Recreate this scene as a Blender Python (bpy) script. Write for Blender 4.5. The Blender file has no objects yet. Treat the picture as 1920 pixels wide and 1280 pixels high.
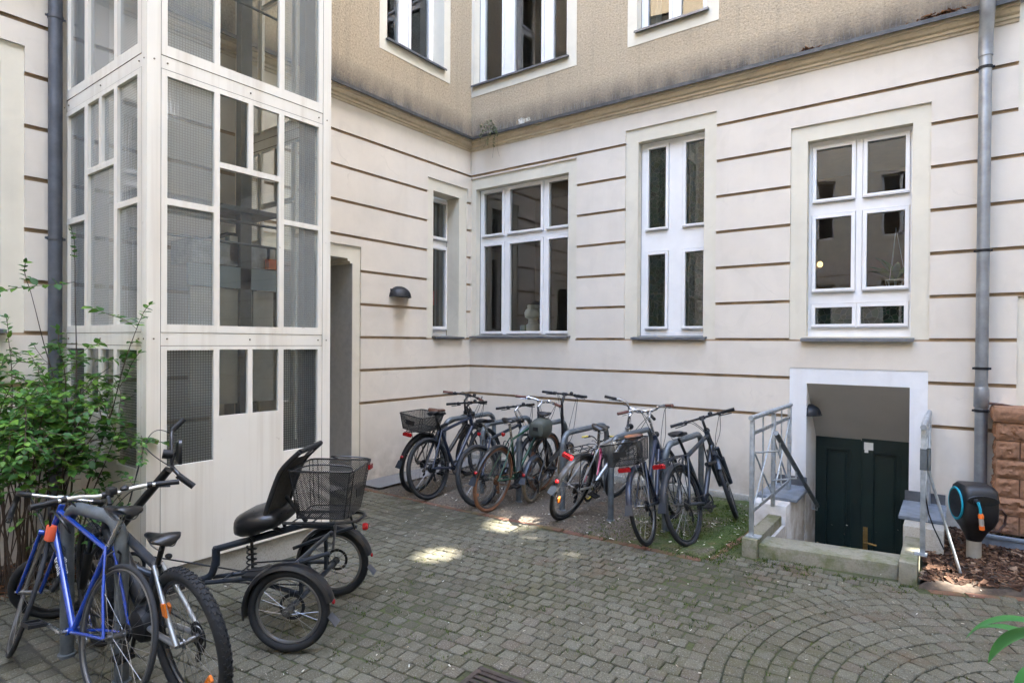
import bpy, bmesh, math, random
from mathutils import Matrix, Vector
from math import sin, cos, pi, radians as R_
random.seed(7)
S = bpy.context.scene
COL = S.collection
# ------------------------------------------------------------------ camera, world, sun, exposure
cd = bpy.data.cameras.new('camera'); cam = bpy.data.objects.new('camera', cd); COL.objects.link(cam)
S.camera = cam
cd.sensor_width = 36.0; cd.lens = 36.0 * 1121.88 / 1920.0
cd.clip_start = 0.05; cd.clip_end = 500
cd.shift_y = 9.65 / 1920.0
YAW, ROLL, PIT = 0.636389, 0.0066243, -0.0073661
_f0 = Vector((-sin(YAW), cos(YAW), 0)); _r0 = Vector((cos(YAW), sin(YAW), 0)); _u0 = Vector((0, 0, 1))
_fw = _f0 * cos(PIT) + _u0 * sin(PIT); _up = _r0.cross(_fw)
_rt = _r0 * cos(ROLL) + _up * sin(ROLL); _u2 = _up * cos(ROLL) - _r0 * sin(ROLL)
cam.matrix_world = Matrix(((_rt.x, _u2.x, -_fw.x, 5.85158), (_rt.y, _u2.y, -_fw.y, -6.85741),
                           (_rt.z, _u2.z, -_fw.z, 1.75), (0, 0, 0, 1)))
SUN_EL, SUN_AZ = R_(45), R_(7)          # the sun stands over the right-hand wing, azimuth counted from +X
SUNV = Vector((cos(SUN_EL) * cos(SUN_AZ), cos(SUN_EL) * sin(SUN_AZ), sin(SUN_EL)))
W = bpy.data.worlds.new('World'); S.world = W; W.use_nodes = True
_n = W.node_tree.nodes; _bg = _n['Background']
_sky = _n.new('ShaderNodeTexSky'); _sky.sky_type = 'NISHITA'; _sky.sun_disc = False
_sky.sun_elevation = SUN_EL; _sky.sun_rotation = R_(90) - SUN_AZ; _sky.air_density = 1.0; _sky.dust_density = 2.0
W.node_tree.links.new(_sky.outputs[0], _bg.inputs[0]); _bg.inputs[1].default_value = 0.15
_sl = bpy.data.lights.new('sun', 'SUN'); _so = bpy.data.objects.new('sun', _sl); COL.objects.link(_so)
_sl.energy = 2.9; _sl.angle = R_(0.53); _sl.color = (1.0, 0.95, 0.87)
_so.rotation_euler = SUNV.to_track_quat('Z', 'Y').to_euler(); _so.location = (8, -4, 30)
S.view_settings.view_transform = 'Standard'; S.view_settings.look = 'None'
S.view_settings.gamma = 1.0; S.view_settings.use_curve_mapping = False
S.view_settings.exposure = 4.34
S.cycles.max_bounces = 10; S.cycles.diffuse_bounces = 6; S.cycles.glossy_bounces = 5
S.cycles.transparent_max_bounces = 16; S.cycles.caustics_reflective = False; S.cycles.caustics_refractive = False
S.cycles.use_denoising = True; S.cycles.sample_clamp_indirect = 6.0

# ------------------------------------------------------------------ material helpers
class NT:
    def __init__(s, name):
        s.m = bpy.data.materials.new(name); s.m.use_nodes = True
        s.t = s.m.node_tree; s.n = s.t.nodes; s.p = s.n['Principled BSDF']; s.out = s.n['Material Output']
    def new(s, k, **kw):
        x = s.n.new(k)
        for a, b in kw.items(): setattr(x, a, b)
        return x
    def ln(s, a, b): s.t.links.new(a, b)
    def coord(s, w='Object'):
        if not hasattr(s, '_tc'): s._tc = s.new('ShaderNodeTexCoord')
        return s._tc.outputs[w]
    def noise(s, scale, detail=4, rough=0.6, dist=0.0, vec=None, sc3=None):
        x = s.new('ShaderNodeTexNoise'); x.inputs['Scale'].default_value = scale; x.inputs['Detail'].default_value = detail
        x.inputs['Roughness'].default_value = rough; x.inputs['Distortion'].default_value = dist
        v = vec or s.coord()
        if sc3:
            mp = s.new('ShaderNodeMapping'); mp.inputs['Scale'].default_value = sc3; s.ln(v, mp.inputs[0]); v = mp.outputs[0]
        s.ln(v, x.inputs['Vector']); return x.outputs['Fac']
    def ramp(s, v, stops):
        x = s.new('ShaderNodeValToRGB'); e = x.color_ramp.elements
        while len(e) < len(stops): e.new(0.5)
        for q, (p, c) in zip(e, stops):
            q.position = p; q.color = (*c, 1) if isinstance(c, tuple) else (c, c, c, 1)
        s.ln(v, x.inputs[0]); return x.outputs[0]
    def mix(s, f, a, b, mode='MIX'):
        x = s.new('ShaderNodeMix', data_type='RGBA', blend_type=mode)
        for sock, v in ((x.inputs[0], f), (x.inputs[6], a), (x.inputs[7], b)):
            if isinstance(v, (int, float)): sock.default_value = v
            elif isinstance(v, tuple): sock.default_value = (*v, 1)
            else: s.ln(v, sock)
        return x.outputs[2]
    def math(s, op, a, b=None, c=None):
        x = s.new('ShaderNodeMath', operation=op)
        for i, v in enumerate((a, b, c)):
            if v is None: continue
            if isinstance(v, (int, float)): x.inputs[i].default_value = v
            else: s.ln(v, x.inputs[i])
        return x.outputs[0]
    def sep(s, v=None):
        x = s.new('ShaderNodeSeparateXYZ'); s.ln(v or s.coord(), x.inputs[0]); return x.outputs
    def base(s, c): 
        if isinstance(c, tuple): s.p.inputs['Base Color'].default_value = (*c, 1)
        else: s.ln(c, s.p.inputs['Base Color'])
    def bump(s, h, strength=0.3, dist=0.01):
        x = s.new('ShaderNodeBump'); x.inputs['Strength'].default_value = strength; x.inputs['Distance'].default_value = dist
        s.ln(h, x.inputs['Height']); s.ln(x.outputs[0], s.p.inputs['Normal'])
    def set(s, rough=None, metal=None, spec=None):
        if rough is not None:
            if isinstance(rough, (int, float)): s.p.inputs['Roughness'].default_value = rough
            else: s.ln(rough, s.p.inputs['Roughness'])
        if metal is not None: s.p.inputs['Metallic'].default_value = metal
        if spec is not None: s.p.inputs['Specular IOR Level'].default_value = spec
        return s

def mul(c, k): return tuple(min(1, x * k) for x in c)
def paint(name, c, rough=0.4, metal=0.0, var=0.1, scale=12, bump=0.0, bscale=60, coat=0.0):
    t = NT(name); f = t.noise(scale, 5)
    t.base(t.ramp(f, [(0.3, mul(c, 1 - var)), (0.7, mul(c, 1 + var))]))
    g = t.noise(scale * 3, 3); t.set(t.ramp(g, [(0.3, max(0, rough - 0.03)), (0.75, min(1, rough + 0.05))]), metal)
    if coat: t.p.inputs['Coat Weight'].default_value = coat; t.p.inputs['Coat Roughness'].default_value = 0.08
    if bump: t.bump(t.noise(bscale, 4), bump, 0.004)
    return t.m

def plaster(name, c, dirt=(0.34, 0.29, 0.23)):
    t = NT(name)
    a = t.noise(1.1, 6, 0.65); b = t.noise(7, 5, 0.6); st = t.noise(1.0, 5, 0.6, sc3=(5.0, 5.0, 0.25))
    col = t.ramp(a, [(0.3, mul(c, 0.90)), (0.7, mul(c, 1.06))])
    col = t.mix(t.math('MULTIPLY', t.ramp(t.noise(2.2, 2, 0.4, 1.5), [(0.60, 0.0), (0.63, 1.0)]), 0.10), col, mul(c, 0.72))
    col = t.mix(t.math('MULTIPLY', t.ramp(st, [(0.52, 0.0), (0.8, 1.0)]), 0.13), col, mul(dirt, 1.3))
    z = t.sep()[2]
    low = t.math('SUBTRACT', 1.0, t.math('MULTIPLY', z, 1.6)); low = t.math('MAXIMUM', low, 0.0)
    low = t.math('MULTIPLY', low, t.ramp(b, [(0.25, 0.15), (0.7, 0.95)]))
    col = t.mix(t.math('MINIMUM', low, 0.85), col, mul(dirt, 1.05))
    vr = t.new('ShaderNodeTexVoronoi', feature='DISTANCE_TO_EDGE'); vr.inputs['Scale'].default_value = 0.75
    wv = t.new('ShaderNodeVectorMath', operation='MULTIPLY_ADD'); nz_ = t.new('ShaderNodeTexNoise'); nz_.inputs['Scale'].default_value = 3.5; nz_.inputs['Detail'].default_value = 6; t.ln(t.coord(), nz_.inputs['Vector'])
    t.ln(nz_.outputs['Color'], wv.inputs[0]); wv.inputs[1].default_value = (.35, .35, .35); t.ln(t.coord(), wv.inputs[2]); t.ln(wv.outputs[0], vr.inputs['Vector'])
    crack = t.math('MULTIPLY', t.math('LESS_THAN', vr.outputs['Distance'], 0.0045), t.ramp(a, [(0.54, 0.0), (0.64, 0.13)]))
    col = t.mix(crack, col, mul(dirt, 0.6))
    spots = t.ramp(t.noise(26, 3, 0.55), [(0.70, 0.0), (0.78, 1.0)])
    spots = t.math('MULTIPLY', spots, t.ramp(a, [(0.5, 0.0), (0.66, 0.4)]))
    col = t.mix(spots, col, mul(dirt, 0.7))
    if name.startswith('pink'):
        x_, y_, z_ = t.sep(); g = t.math('MULTIPLY', t.math('ADD', y_, 1.44), 9.0); g = t.math('MAXIMUM', t.math('SUBTRACT', 1.0, t.math('MULTIPLY', g, g)), 0.0)
        zz = t.math('MULTIPLY', t.math('LESS_THAN', z_, 2.33), t.math('MAXIMUM', t.math('MULTIPLY', t.math('SUBTRACT', z_, 1.45), 1.1), 0.0))
        g = t.math('MULTIPLY', t.math('MULTIPLY', g, zz), t.math('LESS_THAN', x_, 0.03))
        col = t.mix(t.math('MULTIPLY', g, t.ramp(st, [(0.3, 0.25), (0.6, 0.75)])), col, (0.42, 0.29, 0.16))
    t.base(col); t.set(0.88, spec=0.2)
    h = t.math('ADD', t.math('MULTIPLY', t.noise(4, 4), 2.0), t.math('MULTIPLY', t.noise(90, 3), 0.35))
    t.bump(h, 0.25, 0.006); return t.m
M = {}
M['block'] = plaster('pinkish_plaster', (0.715, 0.655, 0.572))
M['surround'] = plaster('cream_plaster', (0.715, 0.67, 0.56))
M['white_plaster'] = plaster('white_plaster', (0.80, 0.805, 0.815))
M['groove'] = paint('groove_dirt', (0.38, 0.285, 0.19), 0.95, var=0.25, scale=6)
def rough_render():
    t = NT('rough_render'); c = (0.55, 0.455, 0.325)
    sp = t.noise(42, 5, 0.8); a = t.noise(1.3, 5)
    col = t.ramp(sp, [(0.32, mul(c, 0.30)), (0.44, mul(c, 0.85)), (0.58, c), (0.70, mul(c, 1.45))])
    col = t.mix(t.ramp(a, [(0.4, 0.0), (0.8, 0.35)]), col, mul(c, 0.7))
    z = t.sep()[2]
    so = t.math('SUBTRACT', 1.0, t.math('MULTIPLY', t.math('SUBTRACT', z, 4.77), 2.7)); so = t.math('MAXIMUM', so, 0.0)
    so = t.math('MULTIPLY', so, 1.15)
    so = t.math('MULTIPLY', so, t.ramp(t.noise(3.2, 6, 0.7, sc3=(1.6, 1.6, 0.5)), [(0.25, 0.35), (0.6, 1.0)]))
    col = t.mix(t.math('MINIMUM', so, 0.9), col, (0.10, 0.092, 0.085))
    st = t.noise(1.0, 5, 0.6, sc3=(6.0, 6.0, 0.3))
    col = t.mix(t.math('MULTIPLY', t.ramp(st, [(0.55, 0.0), (0.8, 1.0)]), 0.35), col, (0.16, 0.14, 0.12))
    t.base(col); t.set(0.95, spec=0.15); t.bump(sp, 0.9, 0.02); return t.m
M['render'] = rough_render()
def cornice_mat():
    t = NT('cornice_plaster'); a = t.noise(3.0, 6, 0.7, sc3=(1, 1, 4)); b = t.noise(30, 4)
    t.base(t.mix(t.ramp(b, [(0.55, 0.0), (0.75, 0.35)]), t.ramp(a, [(0.3, (0.46, 0.38, 0.27)), (0.6, (0.62, 0.53, 0.39))]), (0.22, 0.16, 0.1)))
    t.set(0.9); t.bump(b, 0.3, 0.006); return t.m
M['cornice'] = cornice_mat()
M['flashing'] = paint('weathered_sheet_metal', (0.085, 0.085, 0.085), 0.6, 0.4, var=0.4, scale=9)
M['sill'] = paint('sill_sheet_metal', (0.13, 0.135, 0.145), 0.45, 0.5, var=0.3, scale=7)
M['frame'] = paint('white_window_paint', (0.82, 0.81, 0.80), 0.38, var=0.04, scale=5)
M['drip'] = paint('aluminium_drip', (0.5, 0.5, 0.52), 0.4, 0.7)
M['steel_cream'] = None
def cream_steel():
    t = NT('cream_painted_steel'); c = (0.80, 0.755, 0.665)
    a = t.noise(1.4, 5); st = t.noise(1.0, 5, 0.6, sc3=(11, 11, 0.35)); sp = t.noise(9, 6, 0.75)
    col = t.ramp(a, [(0.3, mul(c, 0.95)), (0.7, mul(c, 1.03))])
    col = t.mix(t.math('MULTIPLY', t.ramp(st, [(0.48, 0.0), (0.72, 1.0)]), 0.30), col, (0.40, 0.31, 0.20))
    col = t.mix(t.ramp(sp, [(0.66, 0.0), (0.74, 0.8)]), col, (0.27, 0.18, 0.10))
    t.base(col); t.set(0.45); return t.m
M['steel_cream'] = cream_steel()
M['recess_line'] = paint('joint_shadow_gap', (0.20, 0.16, 0.11), 0.8, var=0.3)
def glass(name, tint=(0.86, 0.9, 0.88), rough=0.0, boost=1.7, wire=None, ripple=0.0, streak=False):
    t = NT(name); t.n.remove(t.p)
    tr = t.new('ShaderNodeBsdfTransparent'); tr.inputs[0].default_value = (*tint, 1)
    gl = t.new('ShaderNodeBsdfGlossy'); gl.inputs['Roughness'].default_value = rough
    fr = t.new('ShaderNodeFresnel'); fr.inputs['IOR'].default_value = 1.5
    bm = t.new('ShaderNodeBump'); bm.inputs['Strength'].default_value = 0.06 if not ripple else ripple; bm.inputs['Distance'].default_value = 0.02 if not ripple else 0.004
    t.ln(t.noise(1.6 if not ripple else 30, 2, sc3=(1, 1, .06) if streak else None), bm.inputs['Height']); t.ln(bm.outputs[0], gl.inputs['Normal'])
    mx = t.new('ShaderNodeMixShader'); t.ln(t.math('MINIMUM', t.math('MULTIPLY', fr.outputs[0], boost), 1.0), mx.inputs[0])
    t.ln(tr.outputs[0], mx.inputs[1]); t.ln(gl.outputs[0], mx.inputs[2]); res = mx.outputs[0]
    if wire:
        x, y, z = t.sep()
        def lines(v, s, w): return t.math('LESS_THAN', t.math('FRACT', t.math('MULTIPLY', v, 1.0 / s)), w)
        hor = t.math('ADD', x, y)
        g = t.math('MAXIMUM', lines(hor, wire[0], wire[2]), lines(z, wire[1], wire[2]))
        df = t.new('ShaderNodeBsdfDiffuse'); df.inputs[0].default_value = (*wire[3], 1)
        m2 = t.new('ShaderNodeMixShader'); t.ln(t.math('MULTIPLY', g, wire[4]), m2.inputs[0]); t.ln(res, m2.inputs[1]); t.ln(df.outputs[0], m2.inputs[2])
        # milky body of the cast glass; in the upper panes also painted-in sky reflection
        d3 = t.new('ShaderNodeBsdfDiffuse'); d3.inputs[0].default_value = (0.64, 0.67, 0.66, 1)
        m3 = t.new('ShaderNodeMixShader'); m3.inputs[0].default_value = wire[5]; t.ln(m2.outputs[0], m3.inputs[1]); t.ln(d3.outputs[0], m3.inputs[2])
        res = m3.outputs[0]
    t.ln(res, t.out.inputs[0]); return t.m
M['glass'] = glass('window_glass', boost=2.8)
M['glass_clear'] = glass('tower_clear_glass', (0.92, 0.95, 0.93), boost=1.9)
M['glass_wire'] = glass('tower_wired_glass', (0.84, 0.88, 0.86), 0.08, 2.2, wire=(0.0185, 0.0185, 0.28, (0.03, 0.033, 0.033), 0.60, 0.06), ripple=0.30, streak=True)
M['glass_wire_up'] = glass('tower_wired_glass_sky_tint', (0.86, 0.90, 0.88), 0.07, 2.6, wire=(0.0185, 0.0185, 0.28, (0.07, 0.078, 0.074), 0.26, 0.20), ripple=0.30, streak=True)  # extra milkiness puts the reflected sky into the upper panes' colour
def leaded():
    t = NT('leaded_glass'); v = t.new('ShaderNodeTexVoronoi', feature='DISTANCE_TO_EDGE'); v.inputs['Scale'].default_value = 17
    t.ln(t.coord(), v.inputs['Vector']); v2 = t.new('ShaderNodeTexVoronoi'); v2.inputs['Scale'].default_value = 17; t.ln(t.coord(), v2.inputs['Vector'])
    rnd = t.sep(v2.outputs['Color'])[0]
    cells = t.ramp(rnd, [(0.2, (0.008, 0.022, 0.014)), (0.5, (0.014, 0.055, 0.034)), (0.75, (0.012, 0.04, 0.05)), (0.95, (0.03, 0.05, 0.02))])
    edge = t.math('LESS_THAN', v.outputs['Distance'], 0.028)
    t.base(t.mix(edge, cells, (0.11, 0.13, 0.115))); t.set(0.35, spec=0.3); t.bump(v.outputs['Distance'], 0.3, 0.004); return t.m
M['leaded'] = leaded()
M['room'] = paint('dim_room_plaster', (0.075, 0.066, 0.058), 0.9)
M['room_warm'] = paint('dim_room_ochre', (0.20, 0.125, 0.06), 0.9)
M['curtain'] = paint('grey_curtain', (0.26, 0.27, 0.26), 0.9)
M['passage_shade'] = paint('shade_toned_passage_plaster', (0.42, 0.41, 0.385), 0.9)  # plaster greyed so its colour carries the doorway's shade
M['door_green'] = paint('dark_green_door_paint', (0.0025, 0.013, 0.011), 0.45, var=0.3, scale=4, bump=0.12, bscale=30)
M['brass'] = paint('worn_brass', (0.35, 0.22, 0.08), 0.4, 0.8, var=0.3)
M['paper'] = paint('paper', (0.75, 0.74, 0.70), 0.8, var=0.05)
M['zinc'] = paint('zinc_pipe', (0.31, 0.335, 0.37), 0.42, 0.75, var=0.22, scale=7, bump=0.06, bscale=25)
M['zinc_dark'] = paint('dark_zinc_pipe', (0.10, 0.108, 0.125), 0.5, 0.5, var=0.25, scale=8)
M['galv'] = paint('galvanised_steel', (0.42, 0.46, 0.50), 0.48, 0.7, var=0.25, scale=16)
M['galv_old'] = paint('weathered_galvanised_steel', (0.15, 0.17, 0.185), 0.55, 0.6, var=0.3, scale=10, bump=0.1, bscale=50)
M['lamp_grey'] = paint('anthracite_lamp_metal', (0.015, 0.016, 0.019), 0.5, 0.2)
M['slate'] = paint('blue_grey_slate', (0.16, 0.185, 0.22), 0.6, var=0.3, scale=8, bump=0.2, bscale=40)
def stone(name, c, moss=0.0, sc=14):
    t = NT(name); a = t.noise(2.6, 6, 0.7); b = t.noise(sc * 6, 4, 0.7)
    col = t.mix(t.ramp(b, [(0.3, 0.0), (0.75, 1.0)]), t.ramp(a, [(0.3, mul(c, 0.72)), (0.7, mul(c, 1.2))]), mul(c, 1.35))
    col = t.mix(t.ramp(b, [(0.25, 0.6), (0.4, 0.0)]), col, mul(c, 0.35))
    if moss: col = t.mix(t.math('MULTIPLY', t.ramp(t.noise(5, 6, 0.7), [(0.45, 0.0), (0.65, 1.0)]), moss), col, (0.09, 0.105, 0.035))
    t.base(col); t.set(0.92, spec=0.2); t.bump(b, 0.5, 0.006); return t.m
M['concrete'] = stone('mossy_concrete', (0.20, 0.188, 0.145), 0.85)
M['concrete_plain'] = stone('plain_concrete', (0.33, 0.315, 0.28), 0.12)
M['sandstone'] = stone('red_sandstone', (0.245, 0.135, 0.083), 0.0, 9)
M['brick_edge'] = stone('red_clinker', (0.13, 0.068, 0.048), 0.6)
M['asphalt_strip'] = stone('grey_strip', (0.17, 0.165, 0.16), 0.05)
def setts():
    t = NT('grey_paving_setts'); g = t.new('ShaderNodeNewGeometry'); ri = g.outputs['Random Per Island']
    c = t.ramp(ri, [(0.0, (0.088, 0.080, 0.055)), (0.35, (0.106, 0.098, 0.070)), (0.6, (0.114, 0.106, 0.077)), (0.86, (0.128, 0.120, 0.090)), (0.95, (0.110, 0.092, 0.070)), (1.0, (0.098, 0.09, 0.064))])
    sp = t.noise(120, 3, 0.8); pt = t.noise(1.1, 5, 0.65); md = t.noise(14, 4, 0.6)
    col = t.mix(t.ramp(sp, [(0.57, 0.0), (0.70, 0.85)]), c, (0.36, 0.35, 0.31))
    col = t.mix(t.ramp(sp, [(0.30, 0.8), (0.44, 0.0)]), col, (0.022, 0.021, 0.017))
    col = t.mix(t.math('MULTIPLY', t.ramp(pt, [(0.45, 0.0), (0.7, 1.0)]), t.ramp(md, [(0.4, 0.0), (0.65, 0.65)])), col, (0.066, 0.068, 0.024))
    x, y, z = t.sep()
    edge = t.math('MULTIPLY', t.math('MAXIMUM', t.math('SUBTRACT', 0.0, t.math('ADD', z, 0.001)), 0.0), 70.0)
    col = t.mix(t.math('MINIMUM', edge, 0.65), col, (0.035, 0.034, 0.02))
    brown = t.math('MULTIPLY', t.math('LESS_THAN', t.math('ABSOLUTE', t.math('ADD', y, 2.05)), 0.9), t.math('GREATER_THAN', x, 3.2))
    col = t.mix(t.math('MULTIPLY', brown, t.ramp(t.noise(2.4, 6, 0.7), [(0.52, 0.0), (0.66, 0.42)])), col, (0.10, 0.052, 0.026))
    t.base(col); t.set(0.9, spec=0.25); t.bump(t.math('ADD', sp, t.math('MULTIPLY', md, 1.4)), 0.55, 0.005); return t.m
M['setts'] = setts()
def joint():
    t = NT('mossy_joint_soil'); a = t.noise(1.3, 5, 0.65); b = t.noise(60, 4, 0.7); x, y, z = t.sep()
    right = t.math('MULTIPLY', t.math('SUBTRACT', x, 1.6), 0.16)
    f = t.math('MULTIPLY', t.ramp(t.math('ADD', a, t.math('MINIMUM', right, 0.22)), [(0.55, 0.0), (0.78, 0.85)]), t.ramp(b, [(0.25, 0.2), (0.55, 1.0)]))
    t.base(t.mix(f, t.ramp(b, [(0.3, (0.026, 0.023, 0.016)), (0.7, (0.066, 0.058, 0.042))]), (0.055, 0.075, 0.012)))
    t.set(0.95); t.bump(b, 0.8, 0.01); return t.m
M['joint'] = joint()
def strip_soil():
    t = NT('gravelly_mossy_soil'); a = t.noise(2.2, 6, 0.7); b = t.noise(48, 5, 0.8); c = t.noise(7, 5, 0.7); x, y, z = t.sep()
    soil = t.ramp(b, [(0.30, (0.03, 0.023, 0.016)), (0.5, (0.095, 0.076, 0.055)), (0.70, (0.24, 0.205, 0.16))])
    m = t.math('ADD', t.math('MULTIPLY', t.math('SUBTRACT', x, 3.0), 0.38), t.math('SUBTRACT', c, 0.5))
    m = t.math('ADD', m, t.math('MULTIPLY', t.math('SUBTRACT', a, 0.5), 1.6))
    col = t.mix(t.ramp(m, [(0.13, 0.0), (0.42, 0.92)]), soil, t.ramp(b, [(0.3, (0.016, 0.030, 0.003)), (0.7, (0.075, 0.118, 0.013))]))
    col = t.mix(t.ramp(c, [(0.55, 0.0), (0.72, 0.55)]), col, (0.14, 0.07, 0.04))
    t.base(col); t.set(0.95); t.bump(t.math('ADD', b, c), 0.8, 0.015); return t.m
M['soil'] = strip_soil()
M['earth'] = paint('dark_earth', (0.055, 0.04, 0.028), 0.95, var=0.5, scale=25, bump=0.6)
def rnd_ramp(name, stops, rough=0.9, spec=0.2):
    t = NT(name); g = t.new('ShaderNodeNewGeometry')
    col = t.ramp(g.outputs['Random Per Island'], stops)
    t.base(t.mix(0.35, col, t.ramp(t.noise(90, 3), [(0.3, (0.02, 0.015, 0.01)), (0.7, (0.35, 0.28, 0.2))]), 'OVERLAY')); t.set(rough, spec=spec); return t.m
M['bark'] = rnd_ramp('bark_chips', [(0.0, (0.030, 0.017, 0.011)), (0.4, (0.075, 0.040, 0.026)), (0.75, (0.13, 0.075, 0.05)), (0.92, (0.24, 0.15, 0.10)), (1.0, (0.38, 0.27, 0.19))])
M['moss_blade'] = rnd_ramp('moss_blades', [(0.0, (0.02, 0.045, 0.004)), (0.6, (0.06, 0.11, 0.011)), (1.0, (0.13, 0.17, 0.025))])
M['litter'] = rnd_ramp('pale_litter', [(0.0, (0.5, 0.48, 0.42)), (0.6, (0.7, 0.7, 0.66)), (1.0, (0.36, 0.27, 0.16))])
def leafmat(name, a, b, c, rough=0.5):
    t = NT(name); g = t.new('ShaderNodeNewGeometry')
    col = t.ramp(g.outputs['Random Per Island'], [(0.0, a), (0.6, b), (1.0, c)])
    t.base(col); t.set(rough, spec=0.35)
    tl = t.new('ShaderNodeBsdfTranslucent'); t.ln(t.mix(0.5, col, (0.14, 0.26, 0.02)), tl.inputs[0])
    mx = t.new('ShaderNodeMixShader'); mx.inputs[0].default_value = 0.35
    t.ln(t.p.outputs[0], mx.inputs[1]); t.ln(tl.outputs[0], mx.inputs[2]); t.ln(mx.outputs[0], t.out.inputs[0]); return t.m
M['leaf'] = leafmat('shrub_leaf', (0.022, 0.080, 0.020), (0.060, 0.17, 0.034), (0.17, 0.32, 0.045))
M['soffit'] = plaster('grey_soffit_plaster', (0.43, 0.415, 0.39))
M['leaf_big'] = leafmat('glossy_leaf', (0.035, 0.15, 0.04), (0.055, 0.22, 0.055), (0.07, 0.25, 0.06), 0.3)
M['twig'] = paint('twig_bark', (0.075, 0.05, 0.035), 0.85, var=0.35, scale=20)
M['weed'] = leafmat('dry_weed_leaf', (0.10, 0.115, 0.07), (0.16, 0.17, 0.12), (0.22, 0.2, 0.16))
M['dead_leaf'] = rnd_ramp('dead_leaves', [(0.0, (0.09, 0.04, 0.02)), (0.6, (0.22, 0.10, 0.05)), (1.0, (0.4, 0.22, 0.12))])
# bicycles
M['rubber'] = paint('black_rubber', (0.0095, 0.010, 0.011), 0.8, var=0.2, scale=30)
M['rubber_grey'] = paint('dusty_rubber', (0.018, 0.0195, 0.022), 0.8, var=0.25, scale=20)
M['tan'] = paint('tan_rubber', (0.20, 0.095, 0.055), 0.75, var=0.2, scale=20)
M['tan_grey'] = paint('faded_tan_rubber', (0.17, 0.135, 0.095), 0.75, var=0.25, scale=20)
M['black'] = paint('black_paint', (0.006, 0.006, 0.007), 0.34, var=0.2, coat=0.2)
M['black_matt'] = paint('black_plastic', (0.008, 0.008, 0.009), 0.55, var=0.2)
M['navy'] = paint('navy_frame_paint', (0.014, 0.021, 0.042), 0.35, 0.1, var=0.1, coat=0.2)
M['anthra'] = paint('anthracite_frame_paint', (0.022, 0.028, 0.038), 0.4, 0.2, var=0.1, coat=0.2)
M['blue'] = paint('royal_blue_frame_paint', (0.004, 0.042, 0.30), 0.22, 0.15, var=0.12, coat=0.8)
M['green'] = paint('racing_green_frame_paint', (0.012, 0.065, 0.035), 0.3, 0.15, var=0.2, coat=0.6)
M['silver'] = paint('silver_frame_paint', (0.40, 0.42, 0.45), 0.32, 0.8, var=0.04)
M['alu'] = paint('polished_aluminium', (0.50, 0.51, 0.53), 0.25, 0.95, var=0.04)
M['rim_alu'] = paint('rim_aluminium', (0.20, 0.20, 0.20), 0.35, 0.85, var=0.08)
M['spoke'] = paint('steel_spokes', (0.22, 0.22, 0.22), 0.3, 0.9)
M['champ'] = paint('champagne_bar', (0.62, 0.60, 0.54), 0.35, 0.4, var=0.08)
M['leather'] = paint('brown_leather', (0.10, 0.04, 0.02), 0.45, var=0.25, scale=14)
M['grip_brown'] = paint('brown_grip', (0.13, 0.055, 0.04), 0.6)
M['vinyl'] = paint('black_vinyl', (0.007, 0.007, 0.008), 0.3, var=0.05)
M['fabric'] = paint('grey_seat_fabric', (0.055, 0.052, 0.049), 0.9, var=0.2, scale=40)
M['bag'] = paint('olive_grey_cover', (0.06, 0.067, 0.055), 0.65, var=0.15, scale=9, bump=0.2, bscale=14)
M['red'] = paint('red_lens', (0.30, 0.006, 0.008), 0.2, var=0.2, coat=0.5)
M['orange'] = paint('orange_reflector', (0.75, 0.19, 0.015), 0.25, var=0.15)
M['orange_red'] = paint('orange_rubber_lock', (0.75, 0.12, 0.05), 0.5)
M['pink'] = paint('pink_paint', (0.50, 0.05, 0.14), 0.3, coat=0.5)
M['yellow'] = paint('yellow_plastic', (0.65, 0.50, 0.03), 0.4)
M['rust'] = paint('rusty_steel', (0.16, 0.075, 0.04), 0.75, 0.3, var=0.4, scale=40)
M['white'] = paint('white_print', (0.8, 0.8, 0.8), 0.4)
M['turq'] = paint('turquoise_plastic', (0.005, 0.30, 0.42), 0.4)
M['orange_pl'] = paint('orange_plastic', (0.8, 0.16, 0.02), 0.4)
M['anth_pl'] = paint('anthracite_plastic', (0.010, 0.0105, 0.013), 0.45, var=0.15)
M['hose'] = paint('brown_hose', (0.09, 0.045, 0.035), 0.5)
M['post'] = paint('grey_post', (0.33, 0.31, 0.27), 0.6)
M['iron'] = paint('rusty_cast_iron', (0.055, 0.042, 0.036), 0.75, 0.3, var=0.4, scale=20)
M['liftblue'] = paint('blue_grey_lift_paint', (0.34, 0.44, 0.52), 0.5, var=0.08, scale=3)
M['liftdark'] = paint('lift_steel_dark', (0.17, 0.19, 0.21), 0.5, 0.3)
M['liftlight'] = paint('lift_panel_light', (0.55, 0.56, 0.53), 0.5, var=0.06)
def wiremesh(name, c, s, w):
    t = NT(name); x, y, z = t.sep(); h = t.math('ADD', x, t.math('MULTIPLY', y, 0.83))
    def ln_(v): return t.math('LESS_THAN', t.math('FRACT', t.math('MULTIPLY', v, 1.0 / s)), w)
    g = t.math('MAXIMUM', ln_(t.math('ADD', h, z)), ln_(t.math('SUBTRACT', h, z)))
    t.base(c); t.set(0.5); tr = t.new('ShaderNodeBsdfTransparent'); mx = t.new('ShaderNodeMixShader')
    t.ln(g, mx.inputs[0]); t.ln(tr.outputs[0], mx.inputs[1]); t.ln(t.p.outputs[0], mx.inputs[2]); t.ln(mx.outputs[0], t.out.inputs[0]); return t.m
M['mesh'] = wiremesh('black_wire_mesh', (0.012, 0.012, 0.013), 0.0125, 0.34)
M['mesh_fine'] = wiremesh('fine_wire_mesh', (0.03, 0.03, 0.03), 0.009, 0.42)
def lampglow():
    t = NT('warm_lamp'); t.p.inputs['Emission Color'].default_value = (1, 0.62, 0.25, 1); t.p.inputs['Emission Strength'].default_value = 0.16; return t.m
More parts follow.
